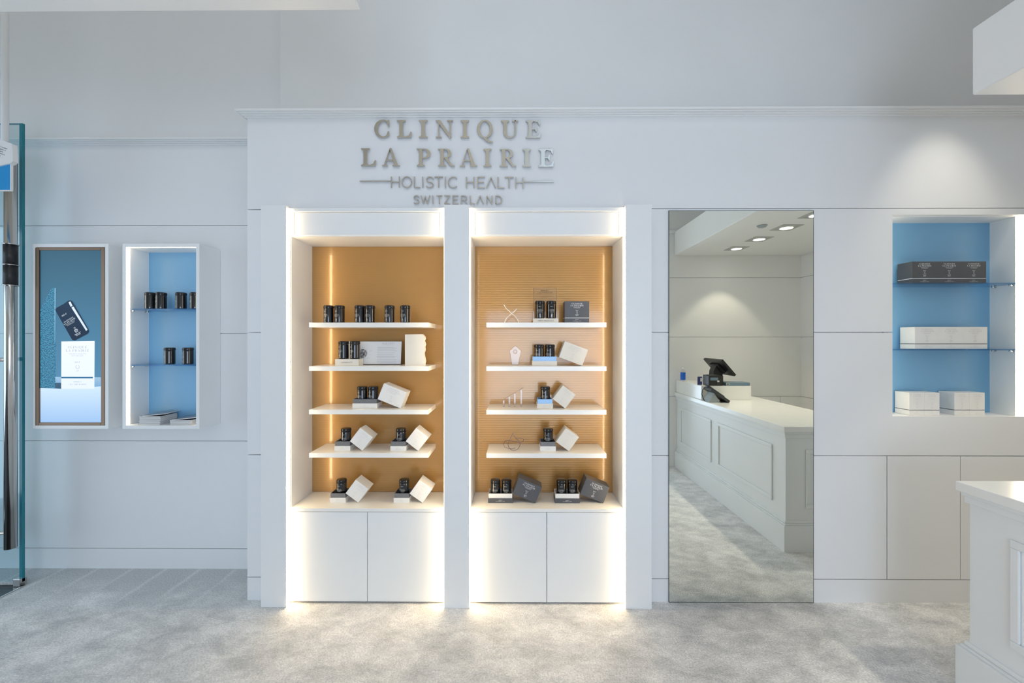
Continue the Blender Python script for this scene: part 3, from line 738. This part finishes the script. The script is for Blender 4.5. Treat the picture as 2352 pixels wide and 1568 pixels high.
# ------------------------------------------------------------------ blue niche in the wall
def niche():
    t = thing('wall_niche', 'lit wall niche with blue back and glass shelves beside the mirror', 'wall niche', (2.53, W, 1.0625))
    X0, X1 = 2.137 - 2.53, 2.867 - 2.53; H = 2.205 - 1.0625; D = .135
    m = MB()
    m.box(X0 - .012, X0, .014, D + .012, -.012, H + .012); m.box(X1, X1 + .012, .012, D + .012, 0, H); m.box(.3745, .378, .0005, .012, 0, H)
    m.box(X0, .378, .0135, D + .012, -.015, -.0003); m.box(X0, .378, .0135, D + .012, H, H + .012); m.box(X0, .378, D + .006, D + .016, 0, H)
    m.build('lining', 'satin_lacquer', t)
    MB().box(X0, X1, D, D + .006, 0, H).build('back_panel', 'blue_panel', t)['label'] = 'plain blue back panel'
    MB().box(X1 + .004, .374, .003, .0115, .002, H - .002).build('led_strip', 'led_soft', t)['label'] = 'glowing warm light strip'
    MB().box(X0 + .0006, X0 + .0022, .0165, .034, .002, H - .002).build('led_strip', 'led_soft', t)
    for z in (1.825 - 1.0625, 1.447 - 1.0625):
        MB().box(X0 + .001, X1 - .001, .004, D - .002, z - .008, z, .0006).build('glass_shelf', 'shelf_glass', t)
        m = MB()
        for y in (.022, D - .03): m.cyl((X1 - .016, y, z - .016), (X1 - .016, y, z - .0082), .0065, 14); m.cyl((X1 - .016, y, z - .014), (X1, y, z - .014), .004, 10)
        m.build('shelf_pin', 'bright_clip', t)
    return t
niche()
for k, px in enumerate((2123.7, 2180.2, 2236.7)):
    place_box('dark', 'charcoal gift box, %s of three on the upper glass shelf of the blue niche' % ('leftmost', 'middle one', 'rightmost')[k], XA(px, 2.318), 2.318, 1.8254, 'charcoal gift boxes')
for k, px in enumerate((2129.4, 2184.6, 2239.8)):
    place_box('white', 'white gift box, %s of three on the lower glass shelf of the blue niche' % ('leftmost', 'middle one', 'rightmost')[k], XA(px, 2.318), 2.318, 1.4474, 'white gift boxes')
for k, px in enumerate((2106, 2140.8, 2209.5, 2244.5)):
    Y = 2.326 if k < 2 else 2.330
    place_box('slim', 'slim white gift box, %s of four on the floor of the blue niche' % ('leftmost', 'second', 'third', 'rightmost')[k], XA(px, Y) , Y, 1.0628, 'slim white gift boxes')
# flush cupboard under the niche
def cupboard():
    t = thing('built_in_cupboard', 'flush white cupboard doors in the wall below the blue niche', 'cupboard', (2.56, W, .132))
    for a, b in ((2.128, 2.5385), (2.542, 2.964)):
        MB().box(a - 2.56, b - 2.56, -.0015, .0125, .0025, .703, .0008).build('door', 'wall_paint', t)
cupboard()

# ------------------------------------------------------------------ wall-hung boxes on the recessed wall
FY = 2.424
def wall_box(name, label, cat, X0, X1, z0, z1, depth_open):
    cx = (X0 + X1) / 2
    t = thing(name, label, cat, (cx, LW - .001, z0))
    x0, x1, y0, y1, h = X0 - cx, X1 - cx, FY - LW + .001, 0.0, z1 - z0; e = .021
    m = MB(); m.box(x0, x0 + e, y0, y1, 0, h, .0012); m.box(x1 - e, x1, y0, y1, 0, h, .0012); m.box(x0 + e, x1 - e, y0, y1, 0, e, .0008); m.box(x0 + e, x1 - e, y0, y1, h - e, h, .0008)
    m.box(x0 + e, x1 - e, y1 - .012, y1, e, h - e)
    m.build('casing', 'satin_lacquer', t)
    return t, x0 + e, x1 - e, y0, e, h - e
t, x0, x1, y0, z0, z1 = wall_box('display_box', 'lit white wall-hung box with blue back, jars and booklets', 'wall display box', XA(281, 2.424), XA(458, 2.424), .955, 2.089, True)
shelfbox = t
MB().box(x0, x1, -.020, -.0125, z0, z1).build('back_panel', 'blue_panel', t)['label'] = 'plain blue back panel'
MB().box(x0 + .0003, x0 + .003, y0 + .004, y0 + .024, z0 + .004, z1 - .004).build('led_strip', 'led_box', t)['label'] = 'glowing warm light strip'
MB().box(x1 - .0012, x1 - .0003, y0 + .006, y0 + .016, z0 + .004, z1 - .004).build('led_strip', 'led_box', t)
MB().box(x0 + .006, x1 - .006, y0 + .006, y0 + .014, z1 - .0012, z1 - .0003).build('led_strip', 'led_box', t)
BZ = (1.693, 1.347)
for z in BZ:
    zz = z - .955
    MB().box(x0 + .0005, x1 - .0005, y0 + .020, -.021, zz - .008, zz, .0006).build('glass_shelf', 'shelf_glass', t)
    m = MB()
    for y in (y0 + .035, -.045): m.cyl((x0 + .014, y, zz - .016), (x0 + .014, y, zz - .0082), .006, 14); m.cyl((x0, y, zz - .014), (x0 + .014, y, zz - .014), .0035, 10)
    m.build('shelf_pin', 'bright_clip', t)
for k, px in enumerate((345.5, 370.5, 416, 449)):
    Y = 2.495; jar('black supplement jar, %s of four on the upper shelf of the wall-hung box' % ('leftmost', 'second', 'third', 'rightmost')[k], XA(px, Y), Y, BZ[0] + .0003, -44)
for k, px in enumerate((390, 432)):
    Y = 2.495; jar('black supplement jar, %s on the lower shelf of the wall-hung box' % ('left one', 'right one')[k], XA(px, Y), Y, BZ[1] + .0003, -42)
# booklets
BOOK = None
def booklet(label, X, Y, z, rz, ry=0.0, rx=0.0):
    global BOOK
    if BOOK is None:
        t = thing('booklet', label, 'booklet', (X, Y, z), (rx, ry, rz), 'booklets lying in the wall-hung box')
        MB().box(-.066, .0655, -.062, .062, .0004, .0042).build('pages', 'paper', t)
        m = MB(); m.box(-.0668, .0662, -.0625, .0625, 0, .0004); m.box(-.0668, .0662, -.0625, .0625, .0042, .0046); m.box(-.0668, -.0664, -.0625, .0625, .0004, .0042)
        m.build('cover', 'magazine_cover', t)
        BOOK = t; return t
    return dup(BOOK, label, (X, Y, z), (rx, ry, rz))
bz = .955 + .0213
xa = XA(341.5, 2.437)
names = ['bottom', 'second', 'third', 'fourth', 'fifth', 'sixth', 'seventh', 'eighth', 'ninth', 'tenth', 'eleventh']
for k in range(11):
    booklet('booklet, %s from below in the taller pile inside the wall-hung box' % names[k], xa + random.uniform(-.002, .002), 2.506 + random.uniform(-.0015, .0015), bz + k * .0048, random.uniform(-.015, .015))
booklet('slid open booklet on top of the taller pile in the wall-hung box', xa + .022, 2.503, bz + 11 * .0048 + .0062, math.radians(7), math.radians(-5), 0)
xb = XA(411, 2.437) + .004
for k in range(6):
    booklet('booklet, %s from below in the lower pile inside the wall-hung box' % names[k], xb + random.uniform(-.002, .002), 2.506 + random.uniform(-.0015, .0015), bz + k * .0048, random.uniform(-.015, .015))
booklet('slid booklet on top of the lower pile in the wall-hung box', xb + .012, 2.503, bz + 6 * .0048 + .0062, math.radians(6), math.radians(-5), 0)

# the screen in its own box
t, x0, x1, y0, z0, z1 = wall_box('screen_box', 'white wall-hung box framing a glowing portrait screen', 'wall screen', XA(75, 2.424), XA(249, 2.424), .955, 2.089, False)
OX, OZ = t.location.x, t.location.z
m = MB(); fx0, fx1 = XA(81, FY) - OX, XA(240.5, FY) - OX; fz0, fz1 = ZA(977, FY, 160) - OZ, ZA(568.5, FY, 160) - OZ
sx0, sx1, sz0, sz1 = XA(90, FY) - OX, XA(232, FY) - OX, ZA(970, FY, 160) - OZ, ZA(574.5, FY, 160) - OZ
yf = y0 - .001
for (a, b, c, d) in ((fx0, sx0, fz0, fz1), (sx1, fx1, fz0, fz1), (sx0, sx1, fz0, sz0), (sx0, sx1, sz1, fz1)): m.box(a, b, yf, y0 + .0075, c, d, .0015)
m.box(x0, fx0, y0 + .0002, y0 + .03, z0, z1); m.box(fx1, x1, y0 + .0002, y0 + .03, z0, z1); m.box(fx0, fx1, y0 + .0002, y0 + .03, z0, fz0); m.box(fx0, fx1, y0 + .0002, y0 + .03, fz1, z1)
m.build('bezel', 'bronze_frame', t)['label'] = 'dark bronze bezel'
def screen_mat(name, c1, c2, strength, noise=False, horiz=False):
    mm = bpy.data.materials.new(name); mm.use_nodes = True; nt = mm.node_tree; N = nt.nodes; L = nt.links; b = N['Principled BSDF']
    b.inputs['Base Color'].default_value = (.01, .01, .01, 1); b.inputs['Roughness'].default_value = .35; b.inputs['Specular IOR Level'].default_value = .12
    tc = N.new('ShaderNodeTexCoord'); cr = N.new('ShaderNodeValToRGB'); cr.color_ramp.elements[0].color = (*c1, 1); cr.color_ramp.elements[1].color = (*c2, 1)
    if noise:
        no = N.new('ShaderNodeTexNoise'); no.inputs['Scale'].default_value = 160; no.inputs['Detail'].default_value = 6; L.new(tc.outputs['Object'], no.inputs['Vector']); L.new(no.outputs['Fac'], cr.inputs[0])
        cr.color_ramp.elements[0].position = .38; cr.color_ramp.elements[1].position = .66
    else:
        sp = N.new('ShaderNodeSeparateXYZ'); L.new(tc.outputs['Generated'], sp.inputs[0]); L.new(sp.outputs['X' if horiz else 'Z'], cr.inputs[0])
    L.new(cr.outputs[0], b.inputs['Emission Color']); b.inputs['Emission Strength'].default_value = strength / 1.39
    return mm
scr = MB().box(sx0 - .008, sx1 + .006, y0 + .008, y0 + .02, sz0 - .006, sz1 + .006).build('screen', screen_mat('screen_backdrop', (.10, .31, .52), (.045, .13, .20), 1.0), t)
U = lambda px: XA(px, FY + .006) - OX; V = lambda py: ZA(py, FY + .006, 160) - OZ
def shot(name, pts, material, layer):
    o = MB().prism([(U(a), V(b)) for a, b in pts], y0 + .008 - .0006 * layer, y0 + .0080 - .0006 * (layer - .9)).build(name, material, scr); return o
crp = lambda u, v: (80 + u / 6.031, 640 + v / 6.031)
shot('pictured_far_ledge', [crp(280, 1360), crp(915, 1365), crp(915, 1495), crp(280, 1495)], screen_mat('ledge', (.20, .42, .68), (.36, .56, .76), 1), 1)
shot('pictured_table', [crp(58, 1513), crp(370, 1524), crp(915, 1490), (232, 969.8), (90, 969.8)], screen_mat('table_top', (.36, .58, .92), (.66, .84, 1.0), 1.0), 2)
shot('pictured_stone', [crp(58, 1510), crp(58, 470), crp(135, 315), crp(230, 135), crp(270, 122), crp(282, 135), crp(282, 1515)], screen_mat('stone', (.015, .07, .13), (.10, .42, .66), 1, True), 3)
shot('pictured_stone_edge', [crp(276, 130), crp(286, 130), crp(284, 880), crp(272, 880)], screen_mat('stone_edge', (.12, .34, .55), (.35, .65, .85), 1), 4)
shot('pictured_shadow', [crp(282, 1440), crp(370, 1440), crp(370, 1524), crp(282, 1516)], screen_mat('shade', (.03, .09, .17), (.05, .12, .2), 1), 4)
shot('pictured_box', [crp(368, 1524), crp(370, 868), crp(830, 862), crp(826, 1522)], screen_mat('pbox', (.80, .88, 1.0), (.88, .94, 1.0), 1.05), 5)
shot('pictured_band', [crp(370, 1378), crp(370, 1358), crp(806, 1358), crp(806, 1378)], screen_mat('pband', (.01, .12, .28), (.01, .16, .34), 1), 6)
shot('pictured_jar', [crp(285, 430), crp(300, 405), crp(400, 350), crp(470, 302), crp(500, 298), crp(525, 315), crp(745, 695), crp(755, 730), crp(740, 760), crp(560, 855), crp(520, 845), crp(318, 492)], screen_mat('pjar', (.006, .018, .05), (.010, .035, .08), 1), 6)
shot('pictured_glint', [crp(472, 325), crp(498, 315), crp(528, 378), crp(500, 388)], screen_mat('glint', (.7, .85, 1), (.8, .9, 1), 1), 7)
shot('pictured_glint', [crp(512, 400), crp(540, 385), crp(735, 705), crp(715, 722)], screen_mat('glint2', (.7, .85, 1), (.8, .9, 1), 1), 7)
def pic_text(name, polys, ang, u, v, material):
    ca, sa = math.cos(ang), math.sin(ang); X, Z = U(crp(u, v)[0]), V(crp(u, v)[1])
    print_mesh(name, [[(X + x * ca - z * sa, Z + x * sa + z * ca) for x, z in p] for p in polys], material, scr, y=y0 + .0080 - .0006 * 7.5)
wtxt = screen_mat('ptext', (.8, .9, 1), (.8, .9, 1), 1); gtxt = screen_mat('gtext', (.42, .5, .62), (.42, .5, .62), 1)
an = math.radians(30)
pic_text('pictured_jar_text', serif_line('CLINIQUE', .0076, z=.0110) + serif_line('LA PRAIRIE', .0076, z=0) + sans_polys('HOLISTIC HEALTH', .007, z=-.008) + sans_polys('SWITZERLAND', .007, z=-.016) + fine_print(6, .72 * (.012), -.008, .05), an, 490, 596, wtxt)
pic_text('pictured_jar_text', stroke_polys([[(-.5, .18), (-.38, -.5), (.38, -.5), (.5, .18), (0, .55), (-.5, .18)], arcpts(0, 0, .3, .25, 0, 360, 12)], .02, .02, .002) + fine_print(3, .72 * (.009), z=.016) + fine_print(9, .72 * (.009), z=-.024) + fine_print(7, .72 * (.009), z=-.032), an, 578, 715, wtxt)
pic_text('pictured_box_text', serif_line('CLINIQUE', .0135, z=.0) + serif_line('LA PRAIRIE', .0135, z=-.0205) + sans_polys('HOLISTIC HEALTH', .011, z=-.038) + sans_polys('SWITZERLAND', .010, z=-.050), 0, 595, 962, gtxt)
pic_text('pictured_box_text', fine_print(6, .72 * (.012), z=.018) + stroke_polys([arcpts(0, -.3, .5, .5, 120, 420, 18)], .022, .022, .0022) + fine_print(3, .72 * (.011), z=-.034) + fine_print(10, .72 * (.011), z=-.102) + fine_print(15, .72 * (.012), z=-.118), 0, 597, 1205, gtxt)

# ------------------------------------------------------------------ glass door with pull bar, hanging display
def glass_door():
    Y = 2.43; Xe = XA(51.5, Y)
    t = thing('glass_door', 'open clear glass door with long steel pull bar at the entrance', 'door', (Xe - .5, Y, 0))
    MB().box(-.62, .482, 0, .012, .012, ZA(283, Y, 40)).build('pane', 'door_glass', t)
    MB().box(.482, .5, -.001, .013, .012, ZA(283, Y, 40)).build('pane_edge', 'glass_edge', t)['label'] = 'dark teal polished glass edge'
    MB().box(-.62, .482, -.0005, .0125, ZA(283, Y, 40) - .003, ZA(283, Y, 40) - .0005).build('pane_top_edge', 'glass_edge', t)
    MB().box(.455, .50, -.012, .024, -.011, .034, .002).build('pivot_shoe', 'steel', t)
    yb = -.055; xb = XA(24.5, Y + yb) - t.location.x; r = .0275
    zb, zt = ZA(1258, Y + yb, 24), ZA(345, Y + yb, 24)
    bar = MB().cyl((xb, yb, zb), (xb, yb, zt), r, 28).build('pull_bar', 'steel', t); bar['label'] = 'long round steel pull bar'
    s0, s1 = ZA(655, Y + yb, 24), ZA(562, Y + yb, 24); sm = (s0 + s1) / 2
    m = MB(); m.cyl((xb, yb, s0), (xb, yb, sm - .002), r + .003, 28); m.cyl((xb, yb, sm + .002), (xb, yb, s1), r + .003, 28); m.build('grip_sleeve', 'black_rubber', bar)
    m = MB()
    for z in (s0 - .003, sm - .002, s1): m.cyl((xb, yb, z), (xb, yb, z + .004), r + .007, 28)
    m.build('sleeve_ring', 'steel', bar)
    for py, dy in ((826, 0), (1222, -.03)):
        z = ZA(py, Y + yb, 10)
        MB().cyl((xb - r * .5, yb, z), (xb - .40, yb + dy, z - (.03 if dy else 0)), .011, 16).build('cross_rod', 'steel', bar)
glass_door()
def hanging_display():
    Y = 2.20; X = XA(11.5, Y)
    t = thing('hanging_display', 'blue screen with white labelled housing hung on a white pole by the glass door', 'hanging screen', (X, Y, ZA(437, Y, 12)))
    oz = t.location.z; q = lambda px: XA(px, Y) - X; z = lambda py: ZA(py, Y, 12) - oz
    MB().cyl((0, 0, z(325)), (0, 0, 3.5 - oz + .9), .015, 20).build('pole', 'white_plastic', t)
    m = MB(); m.prism([(q(-70), z(400)), (q(-70), z(300)), (q(0), z(319)), (q(34), z(333)), (q(36), z(372)), (q(30), z(377))], -.012, .012)
    h = m.build('housing', 'white_plastic', t)
    P = []
    for k, n in enumerate((26, 24, 17, 22, 12)):
        for p in fine_print(n, .0062, q(-2), z(338) - .0125 * k, k + 3): P.append([(x, zz - (x - q(0)) * .33) for x, zz in p])
    print_mesh('rating_label', P, 'print_black', h, y=-.0124)
    MB().box(q(-90), q(26), -.004, .004, z(437), z(366), .001).build('screen', 'screen_blue', t)
    m = MB(); m.box(q(26), q(28), -.005, .005, z(438), z(366)); m.box(q(-90), q(26), -.005, .005, z(439), z(437)); m.build('screen_frame', 'white_plastic', t)
hanging_display()

# ------------------------------------------------------------------ cash desk and what stands on it (also seen in the mirror)
DX, DY1, DZ, DX2 = 1.905, 1.735, .888, 2.62
def desk():
    t = thing('cash_desk', 'white panelled cash desk with glossy stone top in the foreground corner', 'counter', (DX, YR + .003, 0))
    ox, oy = DX, YR + .003; x1 = DX2 - ox; y1 = DY1 - oy
    MB().box(.030, x1 - .03, 0, y1 - .030, .17, DZ - .040).build('body', 'counter_paint', t)
    m = MB(); m.box(.0, x1, 0, y1, 0, .185, .002); m.box(.010, x1 - .01, 0, y1 - .01, .185, .196, .002); m.box(.018, x1 - .018, 0, y1 - .018, .196, .214, .003)
    m.build('plinth', 'counter_paint', t)
    m = MB(); m.box(.018, x1 - .018, 0, y1 - .018, DZ - .085, DZ - .055, .003); m.box(.010, x1 - .01, 0, y1 - .01, DZ - .055, DZ - .0402, .003)
    m.build('top_moulding', 'counter_paint', t)
    MB().box(0, x1, 0, y1, DZ - .040, DZ, .003).build('worktop', 'counter_top_stone', t)
    def frame_x(ya, yb, za, zb, wd=.030):     # moulding on the long face
        m = MB()
        for (a, b, c, d) in ((ya, yb, za, za + wd), (ya, yb, zb - wd, zb), (ya, ya + wd, za + wd, zb - wd), (yb - wd, yb, za + wd, zb - wd)):
            m.box(.020, .0298, a, b, c, d, .004)
        m.build('panel_moulding', 'counter_paint', t)
    frame_x(.10, .83, .30, .72); frame_x(.95, 1.76, .30, .72)
    m = MB(); wd = .03
    for (a, b, c, d) in ((.17, x1 - .17, .30, .33), (.17, x1 - .17, .69, .72), (.17, .20, .33, .69), (x1 - .20, x1 - .17, .33, .69)):
        m.box(a, b, y1 - .0298, y1 - .020, c, d, .004)
    m.build('panel_moulding', 'counter_paint', t)
desk()
RZ, RY = 1.032, .445
def riser():
    t = thing('desk_riser', 'white raised block on the far end of the cash desk', 'counter riser', (1.925, YR + .003, DZ))
    MB().box(0, .51, 0, RY - YR - .003, .0003, RZ - DZ, .002).build('block', 'counter_top_stone', t)
riser()
def MP(px, py, Y):      # a point seen in the mirror (mirror front at W - .007)
    Yv = 2 * (W - .007) - Y; return XA(px, Yv), HC + (784 - py) / FPX * ray(px, Yv)[1]
def monitor():
    t = thing('pos_monitor', 'black touch screen monitor tilted on a thick stand on the desk riser', 'monitor', (2.20, .19, RZ + .0003))
    MB().box(-.07, .11, -.09, .09, 0, .012, .003).build('base', 'black_plastic', t)
    MB().prism([(-.055, .012), (.045, .012), (.055, .175), (-.01, .215), (-.045, .14)], -.05, .05).build('stand', 'black_plastic', t)
    ang = math.atan2(.163, .14)
    s = MB(); L = .215; M_ = Matrix.Translation((-.035, 0, .264)) @ Matrix.Rotation(ang, 4, 'Y')
    s.box(0, L, -.20, .20, -.012, .014, .004, M=M_); s.build('screen', 'black_plastic', t)
    b = MB(); b.box(.05, L - .05, -.09, .09, -.034, -.012, .004, M=M_); b.build('mount', 'black_plastic', t)
monitor()
def printer():
    t = thing('receipt_printer', 'black receipt printer box on the desk riser beside the monitor', 'printer', (2.085, .36, RZ + .0003))
    MB().box(-.075, .075, -.068, .068, 0, .105, .006).build('body', 'black_plastic', t)
    MB().box(-.06, .02, .0681, .0695, .055, .085).build('paper_label', 'slate_plastic', t)
    MB().box(-.05, .05, -.05, .05, .105, .108, .001).build('cover', 'phone_plastic', t)
printer()
def card():
    t = thing('table_card', 'small blue printed card in a white frame on the desk riser', 'card', (1.938, .375, RZ + .0003), (math.radians(0), 0, 0))
    MB().box(-.028, .028, 0, .006, 0, .095, .001).build('frame', 'white_plastic', t)
    MB().box(-.024, .024, .0061, .0066, .005, .090).build('print', 'navy_print', t)
    MB().box(.006, .020, .0067, .007, .04, .075).build('white_patch', 'print_white', t)
card()
def sanitiser():
    t = thing('sanitiser_bottle', 'clear pump bottle with blue label on the desk riser', 'bottle', (1.965, -.10, RZ + .0003))
    MB().lathe([(0, 0), (.026, 0), (.028, .004), (.028, .098), (.022, .116), (.011, .122), (.011, .130), (0, .130)], 28).build('body', 'bottle_clear', t)
    MB().lathe([(.0284, .012), (.0284, .096)], 28).build('label', 'label_blue', t)
    m = MB(); m.lathe([(0, .1305), (.013, .1305), (.013, .146), (.005, .148), (.005, .162), (0, .162)], 20); m.box(-.006, .035, -.006, .006, .162, .173, .002)
    m.build('pump', 'white_plastic', t)
sanitiser()
def small_bottle():
    t = thing('small_bottle', 'small clear bottle with white cap at the edge of the desk riser', 'bottle', (2.105, .428, RZ + .0003))
    MB().lathe([(0, 0), (.015, 0), (.0165, .003), (.0165, .018), (.009, .034), (.009, .037), (0, .037)], 20).build('body', 'bottle_clear', t)
    MB().lathe([(0, .0375), (.0115, .0375), (.0115, .053), (0, .053)], 20).build('cap', 'white_plastic', t)
small_bottle()
def cash_tray():
    t = thing('cash_tray', 'flat blue grey tray box on the desk riser in front of the wall', 'tray', (2.305, .363, RZ + .0003))
    MB().box(-.12, .125, -.07, .07, 0, .034, .003).build('body', 'slate_plastic', t)
    m = MB(); m.box(-.12, -.085, .0702, .072, .006, .030, .001); m.build('end_plate', 'grey_plastic', t)
    m = MB(); m.cyl((-.103, .072, .018), (-.103, .0745, .018), .006, 14); m.build('lock', 'black_plastic', t)
cash_tray()
def phone():
    t = thing('desk_phone', 'dark desk telephone on a grey stand on the cash desk', 'telephone', (2.02, .555, DZ + .0004))
    ang = math.radians(35); M_ = Matrix.Translation((-.085, 0, .132)) @ Matrix.Rotation(ang, 4, 'Y')
    MB().box(0, .215, -.085, .085, -.014, .012, .004, M=M_).build('body', 'phone_plastic', t)
    MB().box(.02, .085, .0, .07, .0121, .0135, M=M_).build('display', 'slate_plastic', t)
    m = MB(); m.box(.005, .20, -.075, -.030, .020, .040, .008, M=M_); m.box(.0, .045, -.078, -.027, .012, .040, .008, M=M_); m.box(.16, .205, -.078, -.027, .012, .040, .008, M=M_)
    m.build('handset', 'phone_plastic', t)
    MB().prism([(-.10, .0), (.01, .0), (-.052, .096)], -.06, .06).build('stand', 'grey_plastic', t)
    MB().tube([(-.075, -.05, .13), (-.11, -.05, .115), (-.122, -.045, .07), (-.11, -.035, .02), (-.10, -.03, .005)], .004, 8).build('cord', 'phone_plastic', t)
phone()

# ------------------------------------------------------------------ downlights and detector in the soffit
def downlight(k, X, Y):
    t = thing('downlight', 'square recessed downlight in the soffit, %s from the mirror' % ('fourth', 'third', 'second', 'nearest')[k], 'ceiling light', (X, Y, 2.513), group='soffit downlights')
    m = MB(); a, b = .092, .066
    m.box(-a, a, -a, -b, -.004, 0, .001); m.box(-a, a, b, a, -.004, 0, .001); m.box(-a, -b, -b, b, -.004, 0, .001); m.box(b, a, -b, b, -.004, 0, .001)
    m.box(-b, b, -b, b, -.0022, -.0002)
    m.build('trim', 'downlight_trim', t)
    MB().lathe([(.058, -.0024), (.058, -.009), (.052, -.009), (.052, -.0024)], 32).build('ring', 'satin_lacquer', t)
    MB().lathe([(0, -.0032), (.051, -.0032), (.051, -.0025), (0, -.0025)], 32).build('lamp', 'lamp_warm' if k >= 2 else 'lamp_cool', t)
    spot_light('downlight_beam', (X, Y, 2.500), (X + (.0, .1, .25, .2)[k], Y + (-.10, 0, .0, .05)[k], 0), (13, 10, 12, 22)[k], (1.0, .90, .70), 82, .35, .03, t)
for k, Y in enumerate((.165, .57, .97, 1.33)): downlight(k, 2.44, Y)
t = thing('smoke_detector', 'small round grey detector on the soffit underside', 'detector', (2.185, 1.03, 2.513))
MB().lathe([(0, -.018), (.030, -.016), (.040, -.006), (.042, 0), (0, 0)], 28).build('cap', 'grey_plastic', t)
